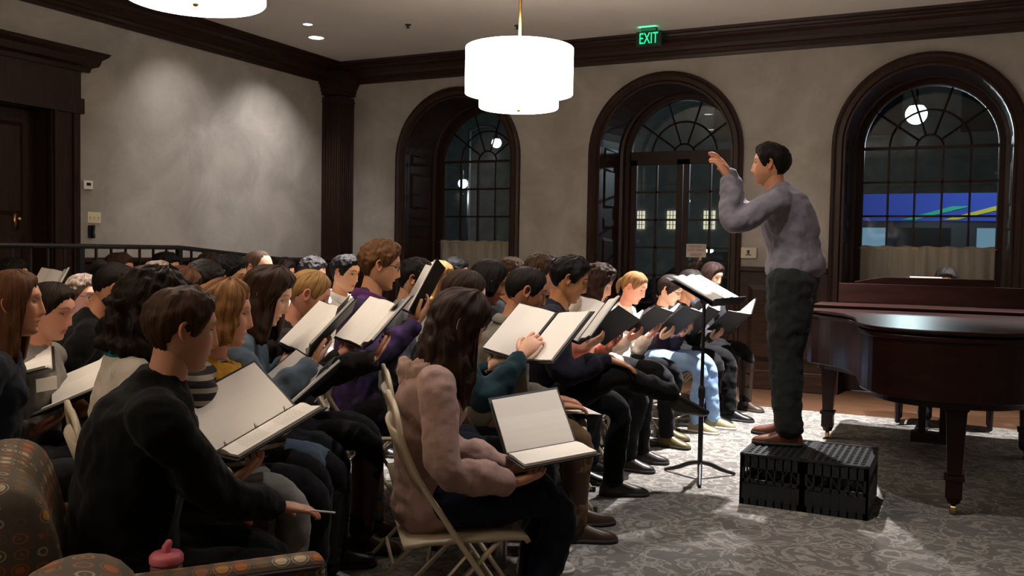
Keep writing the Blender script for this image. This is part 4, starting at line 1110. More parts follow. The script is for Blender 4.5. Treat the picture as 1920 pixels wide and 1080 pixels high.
        if lace:
            lb = MB(); f_ = tf/np.linalg.norm(tf); lt_ = np.cross((0,0,1), f_)
            for k in range(4):
                c_ = heel+f_*(.035+.022*k)+np.array([0,0,.094-.009*k]); lb.tube([c_-lt_*.02, c_+np.array([0,0,.004]), c_+lt_*.02], .003, seg=6)
            lb.build('laces', RUBW, so, smooth=True)
    # ---- hair
    if hair:
        hb, uv = hair_mesh(Rh, hc, hair, seed=seed, length=hlen, th=hth, side=hairside, hs=hs, bangs=bangs)
        hv = hb.build('hair', hairmat(hairc), body, smooth=True, uv=uv)
        if pony:
            pb = MB(); q0 = np.array(pony[0]); P_ = [hc+Rh @ (np.array(v)*hs) for v in pony[:-1]]; r_ = pony[-1]
            pb.tube(P_, r_, seg=12, res=14); nv = sum(len(a) for a in pb.v)
            th_ = np.tile(np.linspace(0, 1, 12, endpoint=False), nv//12+1)[:nv]; rw = np.repeat(np.linspace(0, 2, nv//12+1), 12)[:nv]
            pb.build('ponytail', hairmat(hairc), hv, smooth=True, uv=np.stack([th_, rw], 1))
    if glasses:
        gb = MB()
        for s in (-1, 1):
            ring = [(.094, s*.031+.021*math.cos(a), .014+.016*math.sin(a)) for a in np.linspace(0, 2*math.pi, 16, endpoint=False)]
            gb.tube((np.array(ring)*hs) @ Rh.T+hc, .0019, seg=6, closed=True)
            gb.tube((np.array([(.092, s*.052, .018),(.05, s*.078, .018),(-.01, s*.081, .018),(-.025, s*.078, .008)])*hs) @ Rh.T+hc, .0019, seg=6)
        gb.tube((np.array([(.096,-.010,.018),(.099,0,.020),(.096,.010,.018)])*hs) @ Rh.T+hc, .0017, seg=6)
        gb.build('glasses', GLS, body, smooth=True)
    if collar:
        cb = MB(); ring = []
        for a in np.linspace(0, 2*math.pi, 26, endpoint=False):
            ring.append(c7+up*(.012+.012*math.cos(a+math.pi))+lat*math.sin(a)*(nr*1.45)+fwd*(math.cos(a)*nr*1.5+.012)+np.array([0,0,-.02*max(0,math.cos(a))]))
        cb.tube(ring, .026 if collar[1] == 'shirt' else .018, .008 if collar[1] == 'shirt' else .012, ref=(0,0,1), seg=8, closed=True)
        cb.build('collar', fabric(collar[0]), body, smooth=True)
    if hood:
        hb_ = MB(); ring = []
        for a in np.linspace(-2.6, 2.6, 24):
            ring.append(c7+up*(-.012-.035*max(0,math.cos(a)))+lat*math.sin(a)*(nr+.034)+fwd*(-math.cos(a)*(nr+.052)+.014))
        hb_.tube(ring, np.interp(np.linspace(-1,1,24), [-1,-.5,0,.5,1], [.024,.044,.082,.044,.024]), np.interp(np.linspace(-1,1,24), [-1,0,1], [.016,.036,.016]), ref=(0,0,1), seg=12)
        ho = hb_.build('hood', fabric(hood), body, smooth=True); live_remesh(ho, .010, .005, .06, seed)
    if scarf:
        sb = MB()
        for k in range(3):
            ring = [c7+up*(-.01-.022*k+.014*k*math.cos(a))+lat*math.sin(a)*(nr+.034+.022*k)+fwd*(math.cos(a)*(nr+.038+.024*k)+.018)+np.array([0,0,-.028*(k+1)*max(0,math.cos(a))]) for a in np.linspace(0, 2*math.pi, 28, endpoint=False)]
            sb.tube(ring, .034, .028, ref=(0,0,1), seg=10, closed=True)
        for s in (-1, 1): sb.tube([c7-up*.06+fwd*.10+lat*s*.035, c7-up*.17+fwd*.135+lat*s*.045, c7-up*.31+fwd*.13+lat*s*.05], [.050,.062,.066], [.020,.018,.014], ref=(0,1,0), seg=10, res=8)
        so = sb.build('scarf', fabric(scarf), body, smooth=True); live_remesh(so, .010, .005, .05, seed, 1)
    if tagp:
        s = -1; ctr = c7-up*(L*.30)+fwd*(.108*dp if not female else .106*dp)+lat*s*(.085 if not female else .100)*bulk
        o = MB().box((0,0,0), (.004,.085,.055)).build('name_tag', TAGM, body, loc=tuple(ctr)); o.rotation_euler = (math.radians(4), math.radians(lean), math.radians(-28 if not female else -36))
    PEOPLE.append((nm, base, hd, z, stand is None, Rw, c7, hip, fwd, up))
    return dict(o=body, base=base, Rw=Rw, c7=c7, hip=hip, hc=hc, Rh=Rh, hd=hd)

# ------------------------------------------------------------------ music binders
PAPER = mat('music_paper', (.80, .755, .69), rough=.85, spec=.1)
PAPERG = mat('divider_grey', (.16, .15, .145), rough=.8)
COVER = mat('binder_black', (.012, .012, .013), rough=.5, spec=.35)
CHROME = mat('ring_chrome', (.6, .58, .55), rough=.2, metal=1)
def printmat(name, lines=11, dens=.5, blocks=1):
    m = bpy.data.materials.new(name); m.use_nodes = True; N, L = nt(m); p = N['Principled BSDF']; p.inputs['Roughness'].default_value = .85
    uv = N.new('ShaderNodeUVMap'); sp = N.new('ShaderNodeSeparateXYZ'); L.new(uv.outputs[0], sp.inputs[0])
    def mth(op, a, b_=None):
        n = N.new('ShaderNodeMath'); n.operation = op
        for k, v in enumerate((a, b_)):
            if v is None: continue
            if isinstance(v, (int, float)): n.inputs[k].default_value = v
            else: L.new(v, n.inputs[k])
        return n.outputs[0]
    u, v = sp.outputs[0], sp.outputs[1]
    ln = mth('GREATER_THAN', mth('FRACT', mth('MULTIPLY', v, lines*4)), .55)
    nz = N.new('ShaderNodeTexNoise'); nz.inputs['Scale'].default_value = 1; mp = N.new('ShaderNodeMapping'); mp.inputs['Scale'].default_value = (70, lines*4, 1)
    L.new(uv.outputs[0], mp.inputs[0]); L.new(mp.outputs[0], nz.inputs['Vector'])
    nn = mth('GREATER_THAN', nz.outputs['Fac'], .45)
    blk = mth('GREATER_THAN', mth('FRACT', mth('MULTIPLY', v, 2.3)), .35)
    inx = mth('MULTIPLY', mth('GREATER_THAN', u, .12), mth('LESS_THAN', u, .86)); iny = mth('MULTIPLY', mth('GREATER_THAN', v, .08), mth('LESS_THAN', v, .93))
    msk = mth('MULTIPLY', mth('MULTIPLY', mth('MULTIPLY', ln, nn), blk), mth('MULTIPLY', inx, iny))
    mx = N.new('ShaderNodeMixRGB'); mx.inputs[1].default_value = (.80,.755,.69,1); mx.inputs[2].default_value = (.20,.18,.16,1)
    L.new(mth('MULTIPLY', msk, dens), mx.inputs[0]); L.new(mx.outputs[0], p.inputs['Base Color']); return m
PRINT = printmat('printed_page')
def frame_from(heading, tilt, yaw=0, roll=0):
    """w (reader's left), s (towards top edge), n (out of the page) in local coordinates, reader looks along +x rotated by yaw"""
    h = math.radians(yaw); t = math.radians(tilt); f = np.array([math.cos(h), math.sin(h), 0]); u = np.array([0,0,1.0]); w = np.array([-math.sin(h), math.cos(h), 0])
    s = f*math.cos(t)+u*math.sin(t); n = u*math.cos(t)-f*math.sin(t)
    if roll:
        r = math.radians(roll); w, n = w*math.cos(r)+n*math.sin(r), n*math.cos(r)-w*math.sin(r)
    return np.stack([w, s, n], 1)
def make_binder(label, c, Fm, aL=18, aR=18, wd=.255, ht=.29, pages=('plain','plain'), rings=False, thick=.010, cover=None, tab=False, name='music_binder', group='music binders held by the singers', spine=.03, flap=None):
    cover = cover or COVER
    t = tag(empty(name, tuple(c)), label, 'binder' if 'binder' in name else 'sheet music', group)
    w, s, n = Fm[:,0], Fm[:,1], Fm[:,2]
    Mx = Matrix(np.stack([-w, s, n], 1).tolist())
    t.rotation_euler = Mx.to_euler()
    if spine: bx('spine', (0,0,-.004), (spine, ht, .004), cover, t)
    for sd, a, pg in ((-1, aL, pages[0]), (1, aR, pages[1])):
        a = math.radians(a); h = spine/2
        Rl = Ry(-a) if sd > 0 else Ry(a)
        if cover is not None and spine:
            o = MB().box((sd*(wd/2), 0, -.003), (wd, ht, .004)).build('cover', cover, t, loc=(sd*h, 0, 0)); o.rotation_euler = (0, -a*sd, 0)
        if pg:
            nx = 8; V = []; uv = []; ww = wd*.93; hh = ht*.93; th = thick
            for k in range(nx+1):
                f = k/nx; x = sd*ww*f; zc = (.010+.012*math.sin(min(1, f*1.6)*math.pi)*(1 if pg != 'flat' else .3))
                for y, vv in ((-hh/2, 0), (hh/2, 1)): V.append((x, y, zc)); uv.append((f, vv))
            for k in range(nx+1):
                f = k/nx; x = sd*ww*f
                for y, vv in ((-hh/2, 0), (hh/2, 1)): V.append((x, y, .001)); uv.append((0, 0))
            m_ = 2*(nx+1); F = []
            for k in range(nx):
                q = (2*k, 2*k+2, 2*k+3, 2*k+1); F.append(q if sd > 0 else q[::-1]); q = (m_+2*k, m_+2*k+1, m_+2*k+3, m_+2*k+2); F.append(q if sd > 0 else q[::-1])
                F.append((2*k, m_+2*k, m_+2*k+2, 2*k+2)); F.append((2*k+1, 2*k+3, m_+2*k+3, m_+2*k+1))
            F.append((2*nx, m_+2*nx, m_+2*nx+1, 2*nx+1))
            o = MB().add(V, F).build('page_stack', PRINT if pg == 'print' else PAPERG if pg == 'grey' else PAPER, t, uv=uv, loc=(sd*h, 0, 0)); o.rotation_euler = (0, -a*sd, 0)
            if tab and sd > 0:
                q = MB().box((sd*wd*.58, ht*.34, .026), (wd*.62, ht*.26, .002)).build('divider', PAPERG, t, loc=(sd*h,0,0)); q.rotation_euler = (0, -a*sd, 0)
    if rings:
        for k in (-1, 0, 1):
            ring = [(.017*math.cos(q), k*ht*.36, .008+.017*math.sin(q)) for q in np.linspace(-.3, math.pi+.3, 12)]
            MB().tube(ring, .0022, seg=6).build('ring', CHROME, t, smooth=True)
    if flap:
        o = MB().add([(0,-ht*.44,.02),(flap[0],-ht*.40,.02+flap[1]),(flap[0]*.2,ht*.44,.03)], [(0,1,2)]).build('loose_page', PAPER, t)
        sm = o.modifiers.new('solid', 'SOLIDIFY'); sm.thickness = .0015
    return t
BOOKS = []
def book_for(px, py, z, tilt, yaw=0, aL=18, aR=18, wd=.255, ht=.29, roll=0, **k):
    """binder whose spine middle is at a pixel and depth; 'rel' heading of the reader is added when placed"""
    return dict(px=px, py=py, z=z, tilt=tilt, yaw=yaw, aL=aL, aR=aR, wd=wd, ht=ht, roll=roll, k=k)
def singer(nm, label, book=None, blabel=None, **k):
    if book is not None:
        # solve the figure's base first (same maths as in person) to express the book in its local frame
        hd = YAW+math.radians(k.get('rel', 0)); Rw = Rz(hd)
        wpos = W(book['px'], book['py'], book['z'])
        base = person_base(**k)
        Fl = frame_from(0, book['tilt'], book['yaw'], book['roll'])
        bk = dict(c=Rw.T @ (wpos-base), F=Fl, aL=book['aL'], aR=book['aR'], wd=book['wd'], ht=book['ht'])
        k['arms'] = k.get('arms', ('hold','hold'))
        r = person(nm, label, book=bk, **k)
        make_binder(blabel, wpos, Rw @ Fl, book['aL'], book['aR'], book['wd'], book['ht'], **book['k'])
        return r
    return person(nm, label, **k)
def person_base(px, ytop, z, rel=0, female=False, lean=6, hp=18, hy=0, hroll=0, stand=None, seat=.45, **_):
    T = W(px, ytop, z); hd = YAW+math.radians(rel); la = math.radians(lean)
    Rh = Rz(math.radians(hy)) @ Ry(math.radians(hp)) @ Rx(math.radians(hroll)); hs = .97 if female else 1.02
    nk = np.array([.025+.05*math.sin(la), 0, .085])
    to = nk + Rh @ np.array([.018,0,.085])*hs + Rh @ np.array([-.01,0,ZT+.010])*hs
    L = (T[2]-(seat+.09)-to[2])/math.cos(la)
    tl_ = np.array([math.sin(la)*L,0,0])+to
    base = np.array([T[0],T[1],0])-Rz(hd) @ np.array([tl_[0],tl_[1],0]); base[2] = 0
    return base
# ------------------------------------------------------------------ folding chairs
BEIGE = mat('beige_enamel', (.50, .42, .29), rough=.38, spec=.45)
BEIGE2 = mat('beige_seat', (.46, .39, .28), rough=.5)
def folding_chair():
    t = empty('folding_chair', (0,0,0))
    w = .215
    def side(s): return [(.27, s*w, .012), (.10, s*w, .26), (-.06, s*w, .50), (-.17, s*w, .68), (-.215, s*w, .80)]
    P = side(-1)+[(-.222, -w*.93, .845), (-.226, -w*.72, .868), (-.228, 0, .872), (-.226, w*.72, .868), (-.222, w*.93, .845)]+side(1)[::-1]
    MB().tube(P, .017, .010, ref=(0,1,0), seg=8, res=60, power=.7).build('frame', BEIGE, t, smooth=True)
    for s in (-1, 1):
        MB().tube([(.13, s*(w-.03), .425), (-.08, s*(w-.03), .21), (-.27, s*(w-.03), .012)], .014, .009, ref=(0,1,0), seg=8).build('rear_leg', BEIGE, t, smooth=True)
        bx('rubber_foot', (-.275, s*(w-.03), .014), (.035, .026, .028), RUBB, t); bx('rubber_foot', (.275, s*w, .014), (.035, .03, .028), RUBB, t)
        MB().tube([(.03, s*(w-.014), .40), (-.06, s*(w-.014), .30), (-.07, s*(w-.02), .23)], .010, .005, ref=(0,1,0), seg=6).build('hinge_arm', BEIGE, t)
    MB().tube([(.22, -w, .085), (.22, w, .085)], .008, seg=8).build('crossbar', BEIGE, t, smooth=True)
    MB().tube([(-.20, -w+.03, .09), (-.20, w-.03, .09)], .008, seg=8).build('crossbar', BEIGE, t, smooth=True)
    b = MB()
    for x, z in ((-.19, .428), (-.10, .436), (.10, .440), (.20, .436), (.225, .425)): pass
    V = []; X = [(-.20,.425),(-.12,.436),(.05,.440),(.18,.442),(.222,.436),(.232,.418)]
    for x, z in X:
        for y in np.linspace(-.20, .20, 7): V.append((x, y, z-.010*(1-abs(y)/.2)))
    F = [(i*7+j, (i+1)*7+j, (i+1)*7+j+1, i*7+j+1) for i in range(len(X)-1) for j in range(6)]
    so = b.add(V, F).build('seat', BEIGE2, t, smooth=True); m_ = so.modifiers.new('solid', 'SOLIDIFY'); m_.thickness = .018
    b = MB(); V = []
    for z, x in ((.60,-.130),(.66,-.160),(.74,-.192),(.80,-.213)):
        for y in np.linspace(-.205, .205, 9): V.append((x-.022*(1-(y/.205)**2), y, z))
    F = [(i*9+j, i*9+j+1, (i+1)*9+j+1, (i+1)*9+j) for i in range(3) for j in range(8)]
    so = b.add(V, F).build('backrest', BEIGE2, t, smooth=True); m_ = so.modifiers.new('solid', 'SOLIDIFY'); m_.thickness = .012
    return t
CHAIR0 = folding_chair(); _used = [False]
def seat_for(r, who, dx=0):
    t = CHAIR0 if not _used[0] else copy_tree(CHAIR0); _used[0] = True
    p = r['base']+r['Rw'] @ np.array([.03+dx, 0, 0]); t.location = (p[0], p[1], 0); t.rotation_euler = (0, 0, r['hd'])
    return tag(t, 'beige metal folding chair under '+who, 'chair', 'folding chairs of the singers')
def stripes(name, a, b_, sc):
    m = bpy.data.materials.new(name); m.use_nodes = True; N, L = nt(m); p = N['Principled BSDF']; p.inputs['Roughness'].default_value = .9
    tc = N.new('ShaderNodeTexCoord'); wv = N.new('ShaderNodeTexWave'); wv.bands_direction = 'Z'; wv.inputs['Scale'].default_value = sc; wv.inputs['Distortion'].default_value = .4
    L.new(tc.outputs['Object'], wv.inputs['Vector']); r = N.new('ShaderNodeValToRGB'); r.color_ramp.elements[0].position = .62; r.color_ramp.elements[1].position = .68
    r.color_ramp.elements[0].color = (*_h(a), 1); r.color_ramp.elements[1].color = (*_h(b_), 1)
    L.new(wv.outputs['Fac'], r.inputs['Fac']); L.new(r.outputs['Color'], p.inputs['Base Color']); return m
def blotch(name, cols, sc):
    m = bpy.data.materials.new(name); m.use_nodes = True; N, L = nt(m); p = N['Principled BSDF']; p.inputs['Roughness'].default_value = .85
    tc = N.new('ShaderNodeTexCoord'); n_ = N.new('ShaderNodeTexNoise'); n_.inputs['Scale'].default_value = sc; n_.inputs['Distortion'].default_value = 1.2
    L.new(tc.outputs['Object'], n_.inputs['Vector']); r = N.new('ShaderNodeValToRGB'); e = r.color_ramp.elements
    e[0].position = .40; e[1].position = .70; e[0].color = (*_h(cols[0]), 1); e[1].color = (*_h(cols[2]), 1); k = e.new(.55); k.color = (*_h(cols[1]), 1)
    L.new(n_.outputs['Fac'], r.inputs['Fac']); L.new(r.outputs['Color'], p.inputs['Base Color']); return m

FAIR, TAN, OLIVE, RUDDY = 'dfae92', 'c4906e', 'b07c5a', 'd89b80'
# ------------------------------------------------------------------ front rows
# near left: person in the armchair
P1 = person('p1', 'short-haired person in a black sweater sitting in the patterned armchair', px=350, ytop=540, z=2.62, rel=26, lean=11, hp=10, hy=4, hair='short', hairc='3a271a', skin='c08d70', top='030303', topname='sweater', pants='030304', shoe='0b0b0b', female=True, bulk=1.34, seat=.37,
    arms=({'l':(.30,.14,.60),'d':(1,-.1,-.2)}, {'w': W(512, 948, 2.72), 'd': (1,.05,-.22), 'n': (.2,0,1), 'curl': .32}), vox=.010, hth=.022, legs=(((.44,.10,.43),(.46,.12,.085),(1,.1,0)),((.44,-.13,.43),(.44,-.15,.085),(1,-.1,0))))
Wm = singer('w', 'curly dark-haired woman in a cream cardigan just behind the person in black', px=304, ytop=508, z=2.95, rel=30, female=True, lean=-4, hp=22, hair='curly', hlen=1.25, hth=.03, hairc='20150f', skin=FAIR, top='b3a99a', topname='cardigan', pants='6d6a66', shoe='2a2624', collar=('146a74','knit'),
    book=book_for(484, 806, 3.02, 26, yaw=4, aL=38, aR=4, wd=.285, ht=.31, roll=-6, pages=('flat','print'), rings=True, spine=.045), blabel='large open white-paged ring binder with three rings, held above grey jeans', arms=('hold','hold'), bulk=.88,
    legs=(((.44,.10,.57),(.44,.12,.085),(1,.1,0)), ((.45,-.12,.57),(.47,-.13,.085),(1,-.1,0))))
P3 = singer('p3', 'blonde woman with mustard yellow scarf and striped top', px=425, ytop=527, z=3.33, rel=10, female=True, lean=6, hp=8, hair='wavy', hlen=.55, hairc='7d5630', skin=RUDDY, top='1c1716', topname='striped_top', topmat=stripes('striped_jersey', '171313', '8d8378', 7.5), scarf='a97a1e', pants='0c0c0f', shoe='161210',
    book=book_for(572, 742, 3.55, 38, yaw=24, aL=20, aR=24, tab=True), blabel='black binder with a grey divider held low, below the denim shirt')
P4 = singer('p4', 'woman in a denim blue shirt with brown wavy hair, head bowed', px=520, ytop=502, z=3.76, rel=8, female=True, lean=7, hp=24, hy=-8, hair='wavy', hairc='2e1d12', skin=FAIR, top='46545f', topname='denim_shirt', pants='0b0b0d', shoe='0c0b0b', boots=True, skirt=True,
    legs=((( .42,.10,.50),(.42,.11,.085),(1,.1,0)), ((.42,-.13,.50),(.40,-.15,.085),(1,-.1,0))),
    book=book_for(615, 626, 3.82, 44, yaw=26, aL=12, aR=26, tab=True, wd=.235, ht=.27), blabel='open binder with plain white page and grey divider, held by the woman in denim blue')
P5 = singer('p5', 'blonde woman with tied-back hair, face bent behind a white page', px=598, ytop=507, z=4.2, rel=10, female=True, lean=8, hp=26, hair='pulled', hairc='8d6a3f', skin=RUDDY, top='241d1c', topname='blouse', pants='121113', shoe='3a2317', boots=True, pony=[(-.09,0,.05),(-.13,0,-.02),(-.12,.01,-.12),[.022,.026,.010]],
    book=book_for(714, 612, 4.08, 46, yaw=24, aL=10, aR=20, tab=True, wd=.235, ht=.27), blabel='open binder with white page held in front of the purple jacket by the blonde woman')
P6 = singer('p6', 'tall man in a purple jacket with black-rimmed glasses and curly light brown hair', px=722, ytop=453, z=4.75, rel=8, lean=5, hp=14, hair='curly_short', hairc='563a22', skin=TAN, top='2a1440', topname='jacket', topmat=blotch('purple_jacket', ('170c24','2c1545','4b2a66'), 9), glasses=True, collar=('4a1f4d','shirt'), pants='0f0f13', shoe='16110e', beard=.15, mouth=.6, lid=.6,
    book=book_for(808, 548, 4.7, 62, yaw=10, aL=8, aR=26), blabel='raised folder of sheet music held up by the man in the purple jacket')
P2 = singer('p2', 'woman in a dusty pink hoodie with long brown hair on the nearest folding chair', px=890, ytop=548, z=3.20, rel=12, female=True, lean=1, hp=32, hy=2, hair='wavy', hlen=1.5, hth=.020, hairc='30201a', skin='c99a7c', top='94786f', topname='hoodie', hood='9c8072', pants='0e1320', shoe='12353b', vox=.010, hairside=0, bangs=.03,
    book=book_for(1016, 842, 3.30, 8, yaw=2, aL=46, aR=4, pages=('flat','flat'), thick=.016, wd=.25, ht=.275), blabel='binder open on the lap of the woman in the pink hoodie, one leaf standing upright', arms=('under','hold'),
    legs=(((.44,.10,.52),(.40,.12,.085),(1,.1,0)), ((.44,-.10,.52),(.36,-.12,.085),(1,-.1,0))))
P26 = singer('p26', 'woman with glasses and dark teal jacket half hidden behind the pink hoodie', px=886, ytop=506, z=3.95, rel=12, female=True, lean=6, hp=24, hair='pulled', hairc='2b1c12', skin=FAIR, top='12282e', topname='jacket', glasses=True, pants='11141b', shoe='b5b0a6', boots=False, tagp=True,
    book=book_for(1012, 632, 3.98, 44, yaw=24, aL=10, aR=8, wd=.25, ht=.30, pages=('flat','flat')), blabel='big black binder open at two cream pages in the middle of the front row', arms=('hold', {'w': W(975, 672, 3.80), 'd': (.7,.2,.8), 'n': (-.5,-.8,.2), 'curl': .8}),
    legs=(((.47,.10,.50),(.50,.12,.085),(1,.1,0)), ((.47,-.10,.50),(.44,-.11,.085),(1,-.1,0))), whitesole=True, lace=True)
P27 = person('p27', 'man with buzzed dark hair in an olive grey jacket, seen in profile', px=1000, ytop=499, z=4.42, rel=8, lean=12, hp=20, hair='buzz', hairc='15100d', skin='b57f5f', top='5d564b', topname='jacket', collar=('665f54','shirt'), beard=.35, pants='5c4630', shoe='3a2416', mouth=.3,
    arms=({'l':(.34,.12,.66),'d':(1,-.2,-.1),'n':(0,0,1)}, {'l':(.33,-.12,.66),'d':(1,.2,-.1),'n':(0,0,1)}), boots=True)
P30 = singer('p30', 'man in a dark navy puffer jacket with thick black hair', px=1082, ytop=483, z=5.05, rel=-4, lean=7, hp=22, hair='short', hth=.024, hairc='0d0b0b', skin='a9764f', top='14141f', topname='puffer_jacket', pants='07080a', shoe='2c2620', bulk=1.08,
    legs=(((.44,.12,.53),(.42,.14,.085),(1,.1,0)), ((.40,-.17,.74),(.72,.02,.62),(.75,.45,-.45))),
    book=book_for(1112, 606, 5.0, 50, yaw=30, aL=12, aR=22), blabel='open binder with white page in front of the navy puffer jacket', arms=('hold', {'l':(.36,-.20,.82),'d':(1,.1,-.35),'n':(.2,0,1),'curl':.3}))
P31 = singer('p31', 'woman with a big curly brown bob in a coral pink top', px=1131, ytop=500, z=5.95, rel=-16, female=True, lean=6, hp=22, hair='curly', hairc='2d1c13', skin=FAIR, top='c9836c', topname='blouse', pants='0c0c0e', shoe='2a211b', tagp=True,
    book=book_for(1166, 622, 5.75, 38, yaw=-8, aL=14, aR=30, wd=.235), blabel='dark folder in front of the coral pink top')
P33 = singer('p33', 'blonde woman in a bright white sweater lit from above', px=1200, ytop=510, z=6.75, rel=-28, female=True, lean=7, hp=26, hair='pulled', hairc='7b5a38', skin=RUDDY, top='d9d2c6', topname='sweater', pants='0c0c0f', shoe='5e5230', pony=[(-.09,0,.03),(-.12,0,-.03),(-.10,0,-.10),[.024,.022,.008]],
    book=book_for(1234, 606, 6.45, 38, yaw=-4, aL=16, aR=16, flap=(.06,.10), wd=.235), blabel='black binder with a white page flapping up, held in front of the white sweater')
P34 = singer('p34', 'short-haired person with glasses and plum jumper, in pale blue jeans', px=1266, ytop=517, z=7.3, rel=-30, female=True, lean=8, hp=24, hair='crop', hairc='20150f', skin=FAIR, glasses=True, top='2a1a24', topname='jumper', pants='7f9cc0', shoe='8d8160', whitesole=True,
    book=book_for(1292, 606, 7.0, 40, yaw=-6, aL=18, aR=18, wd=.235), blabel='black binder held by the person in pale blue jeans')
P36 = singer('p36', 'dark-haired person in black sitting behind the music stand', px=1303, ytop=507, z=7.7, rel=-38, lean=6, hp=22, hair='crop', hairc='15100d', skin=TAN, top='0b0b0d', topname='sweater', pants='0a0a0c', shoe='0d0c0c',
    book=book_for(1326, 604, 7.4, 44, yaw=0, aL=30, aR=30, wd=.235), blabel='black binder beside the music stand pole')
P35 = singer('p35', 'woman with straight dark hair and grey cardigan, last in the row by the wall', px=1342, ytop=493, z=8.25, rel=-52, female=True, lean=5, hp=20, hair='bob', hlen=1.3, hairc='2a1d1a', skin=FAIR, top='34333a', topname='cardigan', pants='0c0b0c', shoe='3a2a22', boots=True, tagp=True,
    book=book_for(1386, 606, 7.9, 38, yaw=0, aL=40, aR=10), blabel='black binder with one leaf raised, at the far end of the row')
# ------------------------------------------------------------------ left group
P18 = singer('p18', 'woman with long auburn hair and navy jacket at the left edge', px=22, ytop=507, z=3.3, rel=24, female=True, lean=4, hp=2, hy=-6, hair='long', hlen=.8, hairc='4a2c18', skin='cf9678', top='1c212b', topname='jacket', pants='15151a', shoe='15120f',
    book=book_for(28, 712, 3.55, 14, yaw=0, aL=16, aR=10), blabel='grey-edged binder held low by the woman at the left edge')
P17 = singer('p17', 'woman in a grey sweatshirt with name tag and dark hair pulled back', px=104, ytop=529, z=3.8, rel=0, female=True, lean=4, hp=16, hy=-4, hair='pulled', hth=.014, hairc='1f140e', skin=RUDDY, top='75706a', topname='sweatshirt', pants='1a1a1e', shoe='1c1917', tagp=True, bulk=1.1,
    book=book_for(160, 742, 3.75, 24, yaw=14, aL=24, aR=6), blabel='black binder with pale page on the lap of the grey sweatshirt')
P16 = singer('p16', 'person in a black T-shirt with tied dark hair bending over a score', px=240, ytop=500, z=4.35, rel=30, female=True, lean=14, hp=36, hair='pulled', hth=.018, hairc='15100d', skin='b98360', top='0a0a0b', topname='t_shirt', sleeve=-1, pants='151517', shoe='161311', pony=[(-.08,0,.06),(-.115,0,.055),(-.13,0,.01),[.026,.032,.016]],
    book=book_for(205, 700, 4.15, 32, yaw=10, aL=28, aR=10), blabel='white-paged binder open between the grey sweatshirt and the cream cardigan')
P15 = person('p15', 'smiling man with grey-brown hair and glasses in a blue plaid shirt, brightly lit', px=158, ytop=513, z=5.15, rel=-8, lean=4, hp=10, hy=-12, hair='short', hth=.012, hairc='5a4a3c', skin='dba58c', top='56668a', topname='shirt', topmat=blotch('plaid_blue', ('3a4a78','8892b0','b7bccb'), 40), glasses=True, pants='1a1c22', shoe='171412', mouth=.4, lid=.6)
P20 = person('p20', 'person with chestnut brown hair between the front and back rows', px=350, ytop=503, z=4.55, rel=8, female=True, lean=8, hp=24, hair='wavy', hairc='4a2d19', skin=FAIR, top='2b2a2c', topname='sweater', pants='131315', shoe='151312')
P21 = person('p21', 'person with brown hair in the third row, only the crown showing', px=308, ytop=491, z=5.35, rel=0, lean=8, hp=22, hair='short', hairc='3a2617', skin=TAN, top='2c3036', topname='sweater', pants='131315', shoe='151312')
P11 = person('p11', 'person with dark swept hair, head bowed, in front of the black-haired young man', px=398, ytop=493, z=5.15, rel=2, lean=10, hp=30, hair='short', hth=.022, hairc='1a120e', skin=TAN, top='3a3b3f', topname='sweater', pants='131315', shoe='151312')
P10 = person('p10', 'young man with black swept hair looking down', px=441, ytop=479, z=5.75, rel=-6, lean=6, hp=20, hair='short', hth=.022, hairc='0e0c0c', skin='c99a74', top='4e5257', topname='jacket', pants='131315', shoe='151312')
P9 = person('p9', 'balding man in a pale blue-grey shirt', px=487, ytop=468, z=6.25, rel=-20, lean=4, hp=10, hair='bald', hairc='4a382c', skin='d09a80', top='8490a0', topname='shirt', collar=('8c97a6','shirt'), pants='1b1d22', shoe='151312', beard=.15)
P19 = singer('p19', 'person with dark hair at the far left edge below the railing', px=28, ytop=484, z=6.3, rel=0, lean=4, hp=14, hair='short', hairc='15100d', skin=TAN, top='1b1b1e', topname='sweater', pants='131315', shoe='151312',
    book=book_for(104, 543, 6.25, 62, yaw=50, aL=12, aR=20), blabel='white page corner raised at the far left behind the grey sweatshirt')
P12 = person('p12', 'man with glasses and brown hair in front of the railing', px=228, ytop=474, z=6.7, rel=-6, lean=4, hp=14, hair='short', hairc='2e1e15', skin='c9866c', top='26262b', topname='sweater', glasses=True, pants='131315', shoe='151312')
P13 = person('p13', 'man with black hair in front of the railing post', px=317, ytop=473, z=7.1, rel=-10, lean=4, hp=18, hair='short', hairc='0e0c0b', skin='c58a70', top='202226', topname='sweater', pants='131315', shoe='151312')
P14 = person('p14', 'person with brown hair below the sloping end of the railing', px=402, ytop=474, z=6.7, rel=-6, lean=4, hp=18, hair='short', hairc='2a1c14', skin=TAN, top='22252b', topname='sweater', pants='131315', shoe='151312')
P8b = person('p8b', 'person with dark red-brown hair in the back row beside the balding man', px=535, ytop=485, z=7.4, rel=-10, female=True, lean=4, hp=16, hair='wavy', hairc='1d1210', skin=TAN, top='1b1b20', topname='sweater', pants='131315', shoe='151312')
P8 = person('p8', 'man with wavy silver-black hair, face hidden behind the blonde woman', px=594, ytop=482, z=6.8, rel=-14, lean=4, hp=22, hair='curly_short', hth=.016, hairc='2a2727', skin='d9a88c', top='8e8a84', topname='shirt', pants='131315', shoe='151312')
P7 = person('p7', 'young man in a brilliant white shirt under the downlight, eyes lowered', px=653, ytop=478, z=6.35, rel=-24, lean=4, hp=14, hy=0, hair='short', hth=.018, hairc='151211', skin='e0ab86', top='d8d6d2', topname='shirt', collar=('dedcd8','shirt'), pants='1a1a1e', shoe='151312')
